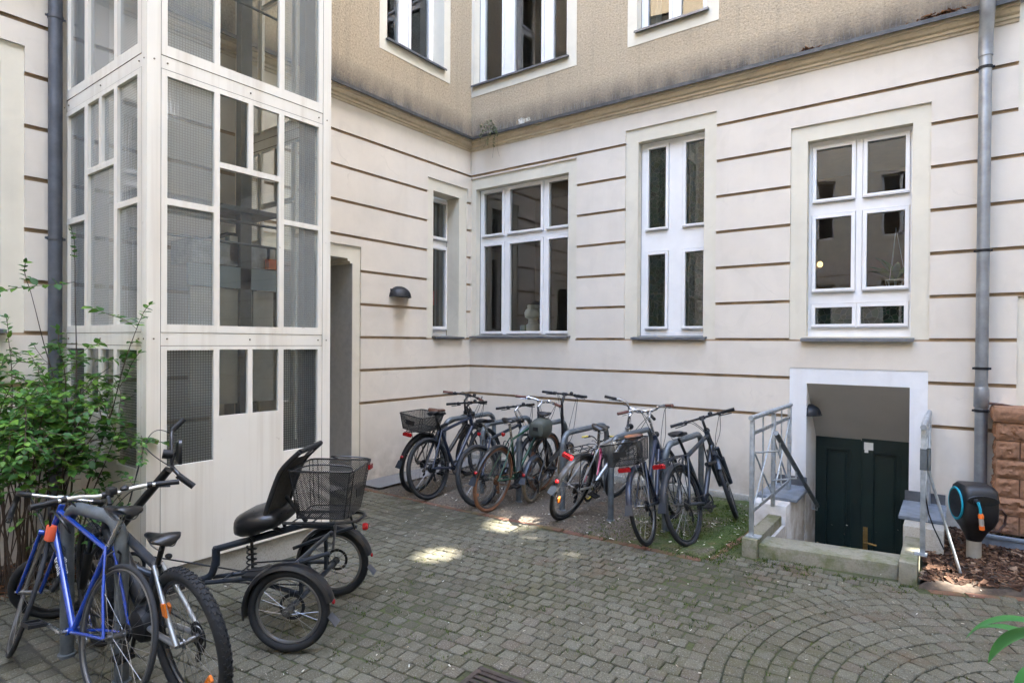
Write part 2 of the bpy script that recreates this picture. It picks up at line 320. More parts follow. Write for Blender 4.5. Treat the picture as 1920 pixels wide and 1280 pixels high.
M['glow'] = lampglow()

# ------------------------------------------------------------------ mesh builder
class MB:
    def __init__(s): s.v = []; s.f = []; s.mi = []; s.m = 0; s.xf = None
    def add(s, vs, fs):
        o = len(s.v)
        if s.xf is not None: vs = [s.xf @ Vector(v) for v in vs]
        s.v += [tuple(v) for v in vs]; s.f += [tuple(i + o for i in f) for f in fs]; s.mi += [s.m] * len(fs); return s
    def box(s, x0, x1, y0, y1, z0, z1):
        v = [(x, y, z) for x in (x0, x1) for y in (y0, y1) for z in (z0, z1)]
        return s.add(v, [(0, 1, 3, 2), (4, 6, 7, 5), (0, 4, 5, 1), (2, 3, 7, 6), (0, 2, 6, 4), (1, 5, 7, 3)])
    def tube(s, pts, r, n=8, closed=False, cap=True, flat=1.0):
        P = [Vector(p) for p in pts]; k = len(P); rs = r if isinstance(r, (list, tuple)) else [r] * k
        T = []
        for i in range(k):
            if closed: a, b = P[i - 1], P[(i + 1) % k]
            else: a, b = P[max(i - 1, 0)], P[min(i + 1, k - 1)]
            T.append((b - a).normalized())
        u = Vector((0, 0, 1)) if abs(T[0].z) < 0.9 else Vector((0, 1, 0))
        u = (u - T[0] * u.dot(T[0])).normalized(); vs = []
        for i in range(k):
            u = u - T[i] * u.dot(T[i]); u.normalize(); w = T[i].cross(u)
            for j in range(n):
                a = 2 * pi * j / n; vs.append(P[i] + u * (cos(a) * rs[i]) + w * (sin(a) * rs[i] * flat))
        fs = []
        for i in range(k if closed else k - 1):
            q = (i + 1) % k
            for j in range(n): fs.append((i * n + j, i * n + (j + 1) % n, q * n + (j + 1) % n, q * n + j))
        if cap and not closed:
            fs.append(tuple(reversed(range(n)))); fs.append(tuple((k - 1) * n + j for j in range(n)))
        return s.add(vs, fs)
    def ring(s, c, axis, Rr, r, n=48, m=8, a0=0, a1=2 * pi, rx=None):
        ax = Vector(axis).normalized(); u = Vector((0, 0, 1)) if abs(ax.z) < 0.9 else Vector((1, 0, 0))
        u = (u - ax * u.dot(ax)).normalized(); w = ax.cross(u); full = abs(a1 - a0 - 2 * pi) < 1e-6
        c = Vector(c); k = n if full else n + 1; vs = []; rx = rx or r
        for i in range(k):
            a = a0 + (a1 - a0) * i / n; d = u * cos(a) + w * sin(a)
            for j in range(m):
                b = 2 * pi * j / m; vs.append(c + d * (Rr + cos(b) * r) + ax * (sin(b) * rx))
        fs = []
        for i in range(n):
            q = (i + 1) % k
            for j in range(m): fs.append((i * m + j, i * m + (j + 1) % m, q * m + (j + 1) % m, q * m + j))
        if not full: fs.append(tuple(range(m))); fs.append(tuple((k - 1) * m + j for j in range(m)))
        return s.add(vs, fs)
    def lathe(s, c, axis, prof, n=20, ref=None, a0=0, a1=2 * pi):
        ax = Vector(axis).normalized(); u = Vector(ref) if ref else (Vector((0, 0, 1)) if abs(ax.z) < 0.9 else Vector((1, 0, 0)))
        u = (u - ax * u.dot(ax)).normalized(); w = ax.cross(u); c = Vector(c); full = abs(a1 - a0 - 2 * pi) < 1e-6
        k = n if full else n + 1; vs = []
        for (r, h) in prof:
            for j in range(k):
                a = a0 + (a1 - a0) * j / n; vs.append(c + ax * h + (u * cos(a) + w * sin(a)) * r)
        fs = []
        for i in range(len(prof) - 1):
            for j in range(n): q = (j + 1) % k; fs.append((i * k + j, i * k + q, (i + 1) * k + q, (i + 1) * k + j))
        if full:
            fs.append(tuple(reversed(range(k)))); fs.append(tuple((len(prof) - 1) * k + j for j in range(k)))
        return s.add(vs, fs)
    def loft(s, secs, cap=True):
        n = len(secs[0]); vs = [p for q in secs for p in q]; fs = []
        for i in range(len(secs) - 1):
            for j in range(n): fs.append((i * n + j, i * n + (j + 1) % n, (i + 1) * n + (j + 1) % n, (i + 1) * n + j))
        if cap: fs.append(tuple(reversed(range(n)))); fs.append(tuple((len(secs) - 1) * n + j for j in range(n)))
        return s.add(vs, fs)
    def prism(s, pts, d):
        n = len(pts); d = Vector(d); a = [Vector(p) for p in pts]; b = [p + d for p in a]
        return s.add(a + b, [tuple(reversed(range(n))), tuple(range(n, 2 * n))] + [(i, (i + 1) % n, n + (i + 1) % n, n + i) for i in range(n)])
    def build(s, name, mat, parent=None, smooth=True, ang=40, fix=True, bevel=0):
        me = bpy.data.meshes.new(name); me.from_pydata(s.v, [], s.f)
        mats = mat if isinstance(mat, list) else [mat]
        for q in mats: me.materials.append(q)
        if len(mats) > 1: me.polygons.foreach_set('material_index', s.mi)
        if fix or bevel:
            bm = bmesh.new(); bm.from_mesh(me)
            if bevel:
                bmesh.ops.bevel(bm, geom=bm.edges[:], offset=bevel, segments=2, affect='EDGES', profile=0.5, clamp_overlap=True)
            bmesh.ops.recalc_face_normals(bm, faces=bm.faces[:]); bm.to_mesh(me); bm.free()
        if smooth:
            me.polygons.foreach_set('use_smooth', [True] * len(me.polygons)); me.set_sharp_from_angle(angle=R_(ang))
        me.update(); o = bpy.data.objects.new(name, me); COL.objects.link(o)
        if parent: o.parent = parent
        return o
def tag(o, label, cat, group=None):
    o['label'] = label; o['category'] = cat
    if group: o['group'] = group
    return o
def kind(o, k): o['kind'] = k; return o
def empty(name, loc=(0, 0, 0), rot=(0, 0, 0), parent=None, sc=1.0):
    o = bpy.data.objects.new(name, None); COL.objects.link(o); o.location = loc; o.rotation_euler = rot; o.scale = (sc,) * 3
    o.empty_display_size = 0.1
    if parent: o.parent = parent
    return o
def thing(name, label, cat, loc=(0, 0, 0), rot=(0, 0, 0), group=None, sc=1.0): return tag(empty(name, loc, rot, None, sc), label, cat, group)

# wall-plane maps: (a along wall, z, d depth into wall)
RW = lambda a, z, d: (a, d, z)
LW = lambda a, z, d: (-d, a, z)
TX, TY0, TY1 = 1.55, -5.11, -3.66
TF = lambda a, z, d: (TX - d, a, z)
TS = lambda a, z, d: (a, TY0 + d, z)
def relief(mp, A, Z, fn, nm):
    """grid of rectangles; fn(a,z)->(depth, material index or None for a hole)"""
    A = sorted(set(round(a, 4) for a in A)); Z = sorted(set(round(z, 4) for z in Z)); b = MB()
    na, nz = len(A) - 1, len(Z) - 1
    C = [[fn((A[i] + A[i + 1]) / 2, (Z[j] + Z[j + 1]) / 2) for j in range(nz)] for i in range(na)]
    def quad(p, m): b.m = m; b.add(p, [(0, 1, 2, 3)])
    for i in range(na):
        for j in range(nz):
            d, m = C[i][j]
            if m is not None: quad([mp(A[i], Z[j], d), mp(A[i + 1], Z[j], d), mp(A[i + 1], Z[j + 1], d), mp(A[i], Z[j + 1], d)], m)
            for (i2, j2) in ((i + 1, j), (i, j + 1)):
                if i2 >= na or j2 >= nz: continue
                e, k = C[i2][j2]
                if abs(e - d) < 1e-5: continue
                mm = m if (d < e and m is not None) else k
                if mm is None: mm = m
                if mm is None: continue
                if m == 2 or k == 2: mm = 2 if nm > 2 else mm
                if i2 > i: quad([mp(A[i2], Z[j], d), mp(A[i2], Z[j], e), mp(A[i2], Z[j + 1], e), mp(A[i2], Z[j + 1], d)], mm)
                else: quad([mp(A[i], Z[j2], d), mp(A[i + 1], Z[j2], d), mp(A[i + 1], Z[j2], e), mp(A[i], Z[j2], e)], mm)
    return b
def inr(a, z, q): return q[0] < a < q[1] and q[2] < z < q[3]

# ------------------------------------------------------------------ ground, paving, soil
HOLE = (4.57, 5.535, -1.50, 0.62)
def flat(xs, ys, z, skip, name, mat):
    b = MB()
    for i in range(len(xs) - 1):
        for j in range(len(ys) - 1):
            if skip((xs[i] + xs[i + 1]) / 2, (ys[j] + ys[j + 1]) / 2): continue
            b.add([(xs[i], ys[j], z), (xs[i + 1], ys[j], z), (xs[i + 1], ys[j + 1], z), (xs[i], ys[j + 1], z)], [(0, 1, 2, 3)])
    return kind(b.build(name, mat, fix=False, smooth=False), 'structure')
hole = lambda x, y: inr(x, y, HOLE)
flat([-40, HOLE[0], HOLE[1], 60], [-60, HOLE[2], HOLE[3], 40], -0.06, hole, 'ground', M['earth'])
flat([0.0, HOLE[0], HOLE[1], 13], [-17, HOLE[2], HOLE[3], 0.0], -0.010, hole, 'courtyard_floor', M['joint'])
EDGE = lambda x: -2.19 + 0.04 * x                      # brick edge between the setts and the soil strip
def sett(b, cx, cy, ang, w, h):
    z = random.uniform(-0.004, 0.003) + .006 * sin(cx * 2.3 + 1) * sin(cy * 1.9); tx, ty = random.uniform(-.03, .03), random.uniform(-.03, .03); c, s = cos(ang), sin(ang)
    w *= random.uniform(.95, 1.0); h *= random.uniform(.95, 1.0); vs = []
    for (ins, zz) in ((0.0, -0.02), (0.0, -0.008), (0.003, -0.002), (0.010, 0.0)):
        for (sx, sy) in ((-1, -.62), (-.62, -1), (.62, -1), (1, -.62), (1, .62), (.62, 1), (-.62, 1), (-1, .62)):
            kx, ky = (1 if abs(sx) == 1 else 0.84), (1 if abs(sy) == 1 else 0.84)
            px, py = sx / abs(sx) * (w / 2 * kx - ins), sy / abs(sy) * (h / 2 * ky - ins)
            vs.append((cx + px * c - py * s + random.uniform(-.002, .002), cy + px * s + py * c + random.uniform(-.002, .002), z + zz + px * tx + py * ty))
    fs = []
    for k in range(3):
        for j in range(8): fs.append((k * 8 + j, k * 8 + (j + 1) % 8, k * 8 + 8 + (j + 1) % 8, k * 8 + 8 + j))
    fs.append(tuple(range(24, 32))); b.add(vs, fs)
FC, FR = Vector((6.58, -3.34)), 1.88
GR = (3.84, 4.30, -4.80, -4.36)                         # drain opening
def free(x, y):
    if y > EDGE(x) - 0.085 and x < 4.26: return False
    if x < 0.62 and y < -4.9: return False
    if x > 4.2 and y > -1.77 + (x - 4.45) * 0.16 and x < 5.66: return False
    if x > 5.6 and y > -1.70 + (x - 5.65) * 0.42: return False
    if x < TX + 0.05 and -5.2 < y < -3.6: return False
    if x < 0.05 or y < -11: return False
    if GR[0] - .03 < x < GR[1] + .02 and GR[2] - .02 < y < GR[3] + .055: return False
    return True
b = MB(); P = 0.1015; a4 = R_(4)
for j in range(-100, 30):
    off = (j % 2) * P * 0.5 + random.uniform(-.008, .008)
    for i in range(-10, 100):
        u, v = i * P + off + random.uniform(-.004, .004), j * P + 0.035 * sin(i * 0.21 + 0.8)
        x, y = u * cos(a4) - v * sin(a4), u * sin(a4) + v * cos(a4)
        if x < 0 or x > 9.5 or y < -9 or not free(x, y): continue
        if (Vector((x, y)) - FC).length < FR + 0.035: continue
        # only what the lens could see from here or a step aside
        d = Vector((x - 5.85, y + 6.86)); fwd = Vector((-sin(YAW), cos(YAW)))
        if d.dot(fwd) < 0.6 or abs(d.dot(Vector((cos(YAW), sin(YAW))))) > d.dot(fwd) * 1.1 + 1.2: continue
        sett(b, x, y, a4 + random.uniform(-.07, .07), 0.0995, 0.0985)
for k in range(3, 21):
    r = FR - (k - 3) * P
    if r < 0.25: break
    n = max(6, int(2 * pi * r / P)); o = random.random()
    for i in range(n):
        a = 2 * pi * (i + o) / n; x, y = FC.x + r * cos(a), FC.y + r * sin(a)
        if free(x, y) and (x < 6.9 or y > -3.6): sett(b, x, y, a + pi / 2 + random.uniform(-.05, .05), 0.1015, 0.0995)
kind(b.build('paving', M['setts'], fix=False, ang=50), 'structure')
# soil strip along the rear wall
b = MB(); nx, ny = 110, 56
def sh(x, y): return 0.006 + 0.012 * sin(3.1 * x + 1.7 * y) * sin(2.3 * y - x) + random.uniform(-.005, .005) + (0.02 if x > 3.4 else 0) * max(0, sin(2 * x) * cos(3 * y))
vs = [];
for j in range(ny + 1):
    for i in range(nx + 1):
        x = 4.25 * i / nx; y0 = EDGE(x) + 0.012; y = y0 + (0.0 - y0) * j / ny; x += (y + 2.03) * .095 * (i / nx); vs.append((x, y, -.012 if j == 0 or i == nx else sh(x, y)))
b.add(vs, [(j * (nx + 1) + i, j * (nx + 1) + i + 1, (j + 1) * (nx + 1) + i + 1, (j + 1) * (nx + 1) + i) for j in range(ny) for i in range(nx)])
kind(b.build('soil_strip', M['soil'], fix=False), 'structure')
b = MB()
def brickrow(b, p, q, w=0.07, l=0.21):
    p, q = Vector(p), Vector(q); d = (q - p); n = max(1, int(d.length / l)); ang = math.atan2(d.y, d.x)
    for i in range(n):
        c = p + d * ((i + .5) / n); sett(b, c.x, c.y, ang + random.uniform(-.02, .02), d.length / n * .97, w)
brickrow(b, (0.15, EDGE(.15) - .02), (4.22, EDGE(4.22) - .02)); brickrow(b, (4.26, EDGE(4.2)), (4.38, -0.75)); brickrow(b, (5.72, -1.66), (7.2, -1.02))
brickrow(b, (0.66, -7.2), (0.66, -5.16))
kind(b.build('brick_edging', M['brick_edge'], fix=False), 'structure')
flat([0.0, 0.42], [-2.12, -0.02], 0.024, lambda x, y: False, 'concrete_strip', M['asphalt_strip'])
b = MB(); b.box(0.0, 4.42, -0.045, -0.0, -0.02, 0.085); kind(b.build('wall_foot_strip', M['concrete_plain'], bevel=.006), 'structure')
# bark mulch bed on the right
b = MB(); nx, ny = 40, 30; vs = []
for j in range(ny + 1):
    for i in range(nx + 1):
        x = 5.66 + 2.2 * i / nx; y0 = -1.655 + (x - 5.65) * 0.432; y = min(y0, -.2) * (1 - j / ny)
        vs.append((x, y, -.012 if j == 0 or i == 0 else 0.012 + 0.045 * (j / ny) + 0.014 * sin(9 * x) * sin(7 * y)))
b.add(vs, [(j * (nx + 1) + i, j * (nx + 1) + i + 1, (j + 1) * (nx + 1) + i + 1, (j + 1) * (nx + 1) + i) for j in range(ny) for i in range(nx)])
kind(b.build('planting_bed', M['earth'], fix=False), 'structure')
def chips(b, n, fx, size, z0):
    for _ in range(n):
        x, y, z = fx(); l = random.uniform(*size); w = l * random.uniform(.15, .45); t = l * .08
        m = Matrix.Translation((x, y, z + z0)) @ Matrix.Rotation(random.uniform(0, 6.3), 4, 'Z') @ Matrix.Rotation(random.gauss(0, .35), 4, 'X') @ Matrix.Rotation(random.gauss(0, .3), 4, 'Y')
        b.add([m @ Vector(p) for p in ((-l / 2, -w / 3, 0), (l / 2.2, -w / 2, t), (l / 2, w / 2.5, 0), (-l / 2.4, w / 2, t), (-l / 2, -w / 3, -t), (l / 2.2, -w / 2, -t), (l / 2, w / 2.5, -t), (-l / 2.4, w / 2, -t))],
              [(0, 1, 2, 3), (0, 1, 5, 4), (1, 2, 6, 5), (2, 3, 7, 6), (3, 0, 4, 7)])
b = MB()
def fb():
    x = random.uniform(5.68, 7.5); y0 = -1.56 + (x - 5.65) * 0.42; y = random.uniform(min(y0, -.25), -.02); return x, y, 0.03 + 0.045 * (1 - y / min(y0, -.25))
chips(b, 3600, fb, (.025, .085), 0.0)
o = b.build('bark_mulch', M['bark'], fix=False, smooth=False); tag(o, 'brown bark chips covering the bed below the hose reel', 'bark mulch'); kind(o, 'stuff')
# moss tufts, small litter
b = MB()
def blade(b, x, y, z, h, w):
    a = random.uniform(0, 6.3); dx, dy = cos(a) * w, sin(a) * w; lx, ly = random.gauss(0, h * .5), random.gauss(0, h * .5)
    b.add([(x - dx, y - dy, z), (x + dx, y + dy, z), (x + lx, y + ly, z + h)], [(0, 1, 2)])
for _ in range(7000):
    x, y = random.uniform(3.0, 4.38), random.uniform(-2.1, -0.05)
    if random.random() > (x - 2.9) / 1.3 * (0.35 + 0.65 * max(0, sin(3.3 * x + 1.4) * sin(4.1 * y + .6) + .35)): continue
    for _k in range(3): blade(b, x + random.gauss(0, .012), y + random.gauss(0, .012), 0.005, random.uniform(.008, .024), .0035)
for _ in range(420):
    x = random.choice((random.uniform(3.2, 6.6), random.uniform(2.4, 5.0))); y = random.uniform(-4.9, -1.7)
    if not free(x, y): continue
    for _k in range(random.randint(4, 16)): blade(b, x + random.gauss(0, .022), y + random.gauss(0, .022), -0.004, random.uniform(.008, .022), .003)
for _ in range(60):
    x, y = random.uniform(4.4, 5.8), random.uniform(-1.9, -1.62)
    for _k in range(10): blade(b, x + random.gauss(0, .02), y + random.gauss(0, .012), -.005, random.uniform(.01, .03), .004)
o = b.build('moss_tufts', M['moss_blade'], fix=False, smooth=False); tag(o, 'low green moss and grass tufts in the joints and soil', 'moss'); kind(o, 'stuff')
b = MB()
def fl():
    x, y = random.uniform(0.7, 7), random.uniform(-5.5, -.2); return (x, y, 0.006 if y < -2.15 else 0.02)
chips(b, 420, fl, (.006, .02), 0.002)
chips(b, 420, lambda: (random.uniform(0.4, 4.3), random.uniform(-2.1, -.1), .020), (.008, .03), 0.0)
o = b.build('leaf_litter', M['litter'], fix=False, smooth=False); tag(o, 'tiny pale petals and crumbs scattered over the paving', 'litter'); kind(o, 'stuff')
# drain grate
t = thing('drain_grate', 'rusty iron drain grate set in the paving at the bottom edge', 'drain grate', (GR[0], GR[2], 0), (0, 0, a4))
b = MB(); w, h = GR[1] - GR[0], GR[3] - GR[2]
b.box(0, w, 0, .03, -.03, .004).box(0, w, h - .03, h, -.03, .004).box(0, .03, .03, h - .03, -.03, .003).box(w - .03, w, .03, h - .03, -.03, .003)
b.build('frame', M['iron'], t, bevel=.003)
b = MB()
for i in range(9): y = .05 + i * (h - .1) / 8; b.box(.03, w - .03, y - .011, y + .011, -.03, .001)
b.box(w / 2 - .012, w / 2 + .012, .03, h - .03, -.031, -.001); b.build('bars', M['iron'], t)
b = MB(); b.box(.03, w - .03, .03, h - .03, -.058, -.05); b.build('gully', M['black_matt'], t)

# ------------------------------------------------------------------ the house
G = [4.224 - 0.4045 * k for k in range(9)]               # joints of the rusticated ground floor
GH = 0.017
HTOP, HT2 = 4.74, 16.0
house = thing('apartment_building', 'cream and beige plastered apartment house with grooved ground floor around the courtyard corner', 'building')
# right-hand (rear) wall
W1s, W1o = (-0.06, 1.825, 1.80, 4.185), (0.085, 1.69, 1.845, 4.02)
W2s, W2o = (2.527, 3.655, 1.80, 4.393), (2.69, 3.515, 1.83, 4.227)
W3s, W3o = (4.44, 5.66, 1.80, 4.03), (4.60, 5.515, 1.83, 3.868)
Cs, Co = (4.45, 5.657, -2, 1.503), (4.61, 5.515, -2, 1.342)
DRs = (6.295, 7.9, -2, 2.183); DRo = (6.47, 7.7, -2, 2.02)
UPs = (6.285, 8.2, 3.83, 4.75)
RA = [-0.05, 13.0]; RZ = [-1.6, HTOP]
for q in (W1s, W1o, W2s, W2o, W3s, W3o, Cs, Co, DRs, DRo, UPs): RA += [q[0], q[1]]; RZ += [q[2], q[3]]
RA = [a for a in RA if a >= -.05]; RZ = [z for z in RZ if z >= -1.6]
for g in G: RZ += [g - GH, g + GH]
def frw(a, z):
    for q in (W1o, W2o, W3o):
        if inr(a, z, q): return (0.12, None)
    if inr(a, z, Co): return (0.55, None)
    if inr(a, z, DRo): return (0.2, None)
    if inr(a, z, Cs): return (0.006, 3)
    for q in (W1s, W2s, W3s, DRs, UPs):
        if inr(a, z, q): return (0.022, 1)
    for k, g in enumerate(G):
        if abs(z - g) < GH:
            if k == 6 and a < 1.825: break
            if k in (1,) and a > 6.285: break
            if k == 0 and a > 6.285: break
            return (0.024, 2)
    return (0.0, 0)
relief(RW, RA, RZ, frw, 4).build('rear_wall', [M['block'], M['surround'], M['groove'], M['white_plaster']], house, smooth=False, fix=False)
# left-hand wall
V1s, V1o = (-0.907, -0.071, 1.80, 4.022), (-0.78, -0.237, 1.83, 3.862)
Ds, Do = (-3.9, -2.06, -2, 2.90), (-3.75, -2.17, -2, 2.745)
Fs, Fo = (-7.4, -5.358, 1.80, 4.035), (-7.2, -5.50, 1.84, 3.87)
LA = [0.05, -17.0, -2.245, -2.21]; LZ = [-.2, HTOP, 2.715, 2.69]
for q in (V1s, V1o, Ds, Do, Fs, Fo): LA += [q[0], q[1]]; LZ += [q[2], q[3]]
LZ = [z for z in LZ if z >= -.2]
for g in G: LZ += [g - GH, g + GH]
def flw(a, z):
    if inr(a, z, V1o): return (0.26, None)
    if inr(a, z, Fo): return (0.2, None)
    if inr(a, z, Do):
        if (a > -2.21 and z > 2.69) or (a > -2.245 and z > 2.715): return (0.022, 1)
        return (1.2, None)
    for q in (V1s, Ds, Fs):
        if inr(a, z, q): return (0.022, 1)
    for k, g in enumerate(G):
        if abs(z - g) < GH: return (0.024, 2)
    return (0.0, 0)
relief(LW, LA, LZ, flw, 3).build('side_wall', [M['block'], M['surround'], M['groove']], house, smooth=False, fix=False)
# upper storeys in rough render
U1s, U1o = (0.0, 1.812, 5.40, 8.3), (0.055, 1.67, 5.555, 8.15)
U2s, U2o = (2.546, 3.671, 5.42, 8.0), (2.67, 3.537, 5.575, 7.85)
L1s, L1o = (-1.791, -0.48, 5.44, 8.1), (-1.668, -0.609, 5.592, 7.95)
A = [-0.05, 13.0]; Z = [HTOP, HT2]
for q in (U1s, U1o, U2s, U2o): A += [q[0], q[1]]; Z += [q[2], q[3]]
def fru(a, z):
    if inr(a, z, U1o) or inr(a, z, U2o): return (0.12, None)
    if inr(a, z, U1s) or inr(a, z, U2s): return (-0.006, 1)
    return (0.0, 0)
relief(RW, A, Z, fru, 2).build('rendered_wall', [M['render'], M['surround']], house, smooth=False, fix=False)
A = [0.05, -17.0]; Z = [HTOP, HT2]
for q in (L1s, L1o): A += [q[0], q[1]]; Z += [q[2], q[3]]
def flu(a, z):
    if inr(a, z, L1o): return (0.22, None)
    if inr(a, z, L1s): return (-0.006, 1)
    return (0.0, 0)
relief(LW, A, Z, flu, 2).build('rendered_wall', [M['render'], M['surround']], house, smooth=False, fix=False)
b = MB(); b.box(-12, -0.4, -17, .4, HT2 - .2, HT2).box(-12, 13, .4, 12, HT2 - .2, HT2); b.build('roof', M['flashing'], house)
# cornice with sheet-metal ledge
def sweep(prof, mat, name):
    b = MB(); n = len(prof); vs = []
    for st in range(3):
        for (p, z) in prof: vs.append([(p, -17.0, z), (p, -p, z), (6.283, -p, z)][st])
    b.add(vs, [(s * n + j, s * n + j + 1, (s + 1) * n + j + 1, (s + 1) * n + j) for s in range(2) for j in range(n - 1)] + [tuple(2 * n + j for j in range(n))])
    return b.build(name, mat, house, fix=False, ang=30)
sweep([(-.02, 4.585), (0.012, 4.585), (0.018, 4.61), (0.034, 4.615), (0.036, 4.64), (0.062, 4.652), (0.074, 4.675), (0.078, 4.69), (0.10, 4.694), (0.106, 4.722), (0.106, 4.734), (-.02, 4.734)], M['cornice'], 'cornice')
sweep([(0.0, 4.737), (0.128, 4.737), (0.130, 4.712), (0.142, 4.712), (0.142, 4.752), (-.01, 4.782)], M['flashing'], 'ledge_flashing')

# windows ------------------------------------------------------------------
def window(mp, q, d, rows, sash=0.042, sill=None, leadrows=(), room='room', roomd=2.2, frame_depth=0.06, curtain=False):
    """q opening rect; rows = list of (z0,z1,[(a0,a1),...]) glass rects"""
    w = empty('window', (0, 0, 0), parent=house)
    A = [q[0], q[1]]; Z = [q[2], q[3]]; GL = []
    for (z0, z1, cs) in rows:
        for (a0, a1) in cs:
            GL.append((a0, a1, z0, z1)); A += [a0, a1, a0 - sash, a1 + sash, a0 - sash - .006, a1 + sash + .006]; Z += [z0, z1, z0 - sash, z1 + sash, z0 - sash - .006, z1 + sash + .006]
    A = [min(max(a, q[0]), q[1]) for a in A]; Z = [min(max(z, q[2]), q[3]) for z in Z]
    def fn(a, z):
        for g in GL:
            if inr(a, z, g): return (d + frame_depth, None)
        for g in GL:
            if inr(a, z, (g[0] - sash, g[1] + sash, g[2] - sash, g[3] + sash)): return (d, 0)
        for g in GL:
            if inr(a, z, (g[0] - sash - .006, g[1] + sash + .006, g[2] - sash - .006, g[3] + sash + .006)): return (d + .03, 0)
        return (d + .012, 0)
    relief(mp, A, Z, fn, 1).build('frame', M['frame'], w, smooth=False, fix=False)
    for gi, g in enumerate(GL):
        b = MB(); dd = d + .035
        b.add([mp(g[0] - .01, g[2] - .01, dd), mp(g[1] + .01, g[2] - .01, dd), mp(g[1] + .01, g[3] + .01, dd), mp(g[0] - .01, g[3] + .01, dd)], [(0, 1, 2, 3)])
        b.build('pane', M['glass'], w, fix=False, smooth=False)
    lg = [g for g in GL if g[2] in leadrows]
    if lg:
        b = MB()
        for g in lg: b.add([mp(g[0] - .02, g[2] - .02, d + .05), mp(g[1] + .02, g[2] - .02, d + .05), mp(g[1] + .02, g[3] + .02, d + .05), mp(g[0] - .02, g[3] + .02, d + .05)], [(0, 1, 2, 3)])
        b.build('leaded_lights', M['leaded'], w, fix=False, smooth=False)
    b = MB()
    for g in GL:
        p = [mp(g[0] - .03, g[2] - sash - .004, d - .004), mp(g[1] + .03, g[2] - sash - .004, d - .004), mp(g[1] + .03, g[2] - sash + .012, d - .004), mp(g[0] - .03, g[2] - sash + .012, d - .004)]
        b = MB(); e = Vector(mp(0, 0, -.016)) - Vector(mp(0, 0, 0)); b.prism(p, e); b.build('drip_rail', M['drip'], w, smooth=False)
    if sill:
        b = MB(); s0, s1, z = sill
        pr = lambda a: [mp(a, z + .03, d + .01), mp(a, z + .006, -.055), mp(a, z - .022, -.058), mp(a, z - .022, -.05), mp(a, z - .004, -.03), mp(a, z + .0, d + .01)]
        b.loft([pr(s0), pr(s1)]); b.build('sill', M['sill'], w, smooth=False)
    b = MB(); e0, e1, z0, z1 = q[0] - .5, q[1] + .5, q[2] - .5, q[3] + .35; d0, d1 = d + .15, d + roomd
    if mp is LW: e1 = min(e1, -0.06)
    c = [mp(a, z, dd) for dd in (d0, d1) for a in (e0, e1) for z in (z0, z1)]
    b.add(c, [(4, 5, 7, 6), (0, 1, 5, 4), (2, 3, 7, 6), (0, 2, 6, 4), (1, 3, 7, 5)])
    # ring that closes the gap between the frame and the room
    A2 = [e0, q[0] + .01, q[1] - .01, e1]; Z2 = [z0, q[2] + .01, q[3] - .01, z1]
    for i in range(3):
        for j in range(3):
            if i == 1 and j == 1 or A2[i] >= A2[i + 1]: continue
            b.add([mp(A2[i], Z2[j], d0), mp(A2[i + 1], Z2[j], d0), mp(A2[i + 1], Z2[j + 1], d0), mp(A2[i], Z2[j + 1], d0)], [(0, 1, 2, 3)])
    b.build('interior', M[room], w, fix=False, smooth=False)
    if curtain:
        b = MB(); n = 60; vs = []
        for i in range(n + 1):
            a = q[0] + (q[1] - q[0]) * i / n; dd = d + .22 + .03 * sin(i * 1.3)
            vs += [mp(a, q[2], dd), mp(a, q[3], dd)]
        keep = [(2 * i, 2 * i + 2, 2 * i + 3, 2 * i + 1) for i in range(n) if not (curtain[0] < i / n < curtain[1])]
        b.add(vs, keep); b.build('curtain', M['curtain'], w, fix=False)
    return w
C3 = [(0.16, 0.497), (0.64, 1.18), (1.315, 1.625)]
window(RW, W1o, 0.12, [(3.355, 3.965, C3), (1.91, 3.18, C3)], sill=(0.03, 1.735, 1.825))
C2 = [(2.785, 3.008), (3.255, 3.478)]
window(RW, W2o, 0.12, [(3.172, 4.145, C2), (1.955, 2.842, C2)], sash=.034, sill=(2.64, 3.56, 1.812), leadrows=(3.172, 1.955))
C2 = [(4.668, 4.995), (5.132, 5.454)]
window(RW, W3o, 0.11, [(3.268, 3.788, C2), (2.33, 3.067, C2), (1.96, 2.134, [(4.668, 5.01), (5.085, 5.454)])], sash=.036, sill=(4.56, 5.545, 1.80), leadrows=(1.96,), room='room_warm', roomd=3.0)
C3 = [(0.15, 0.475), (0.70, 1.17), (1.37, 1.585)]
window(RW, U1o, 0.12, [(5.64, 7.2, C3), (7.36, 8.05, C3)], sill=(0.03, 1.70, 5.552))
C2 = [(2.76, 3.03), (3.18, 3.45)]
window(RW, U2o, 0.12, [(5.665, 7.2, C2), (7.36, 7.75, C2)], sill=(2.65, 3.56, 5.572), curtain=(.2, .8))
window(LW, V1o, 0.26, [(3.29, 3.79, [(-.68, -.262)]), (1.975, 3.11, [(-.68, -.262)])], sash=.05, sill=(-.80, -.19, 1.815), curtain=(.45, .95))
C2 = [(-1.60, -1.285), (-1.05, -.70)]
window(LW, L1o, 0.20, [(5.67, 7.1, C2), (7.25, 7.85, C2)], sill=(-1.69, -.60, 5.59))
window(LW, Fo, 0.18, [(3.3, 3.8, [(-7.1, -6.4), (-6.25, -5.6)]), (1.95, 3.15, [(-7.1, -6.4), (-6.25, -5.6)])], sill=(-7.25, -5.48, 1.815))
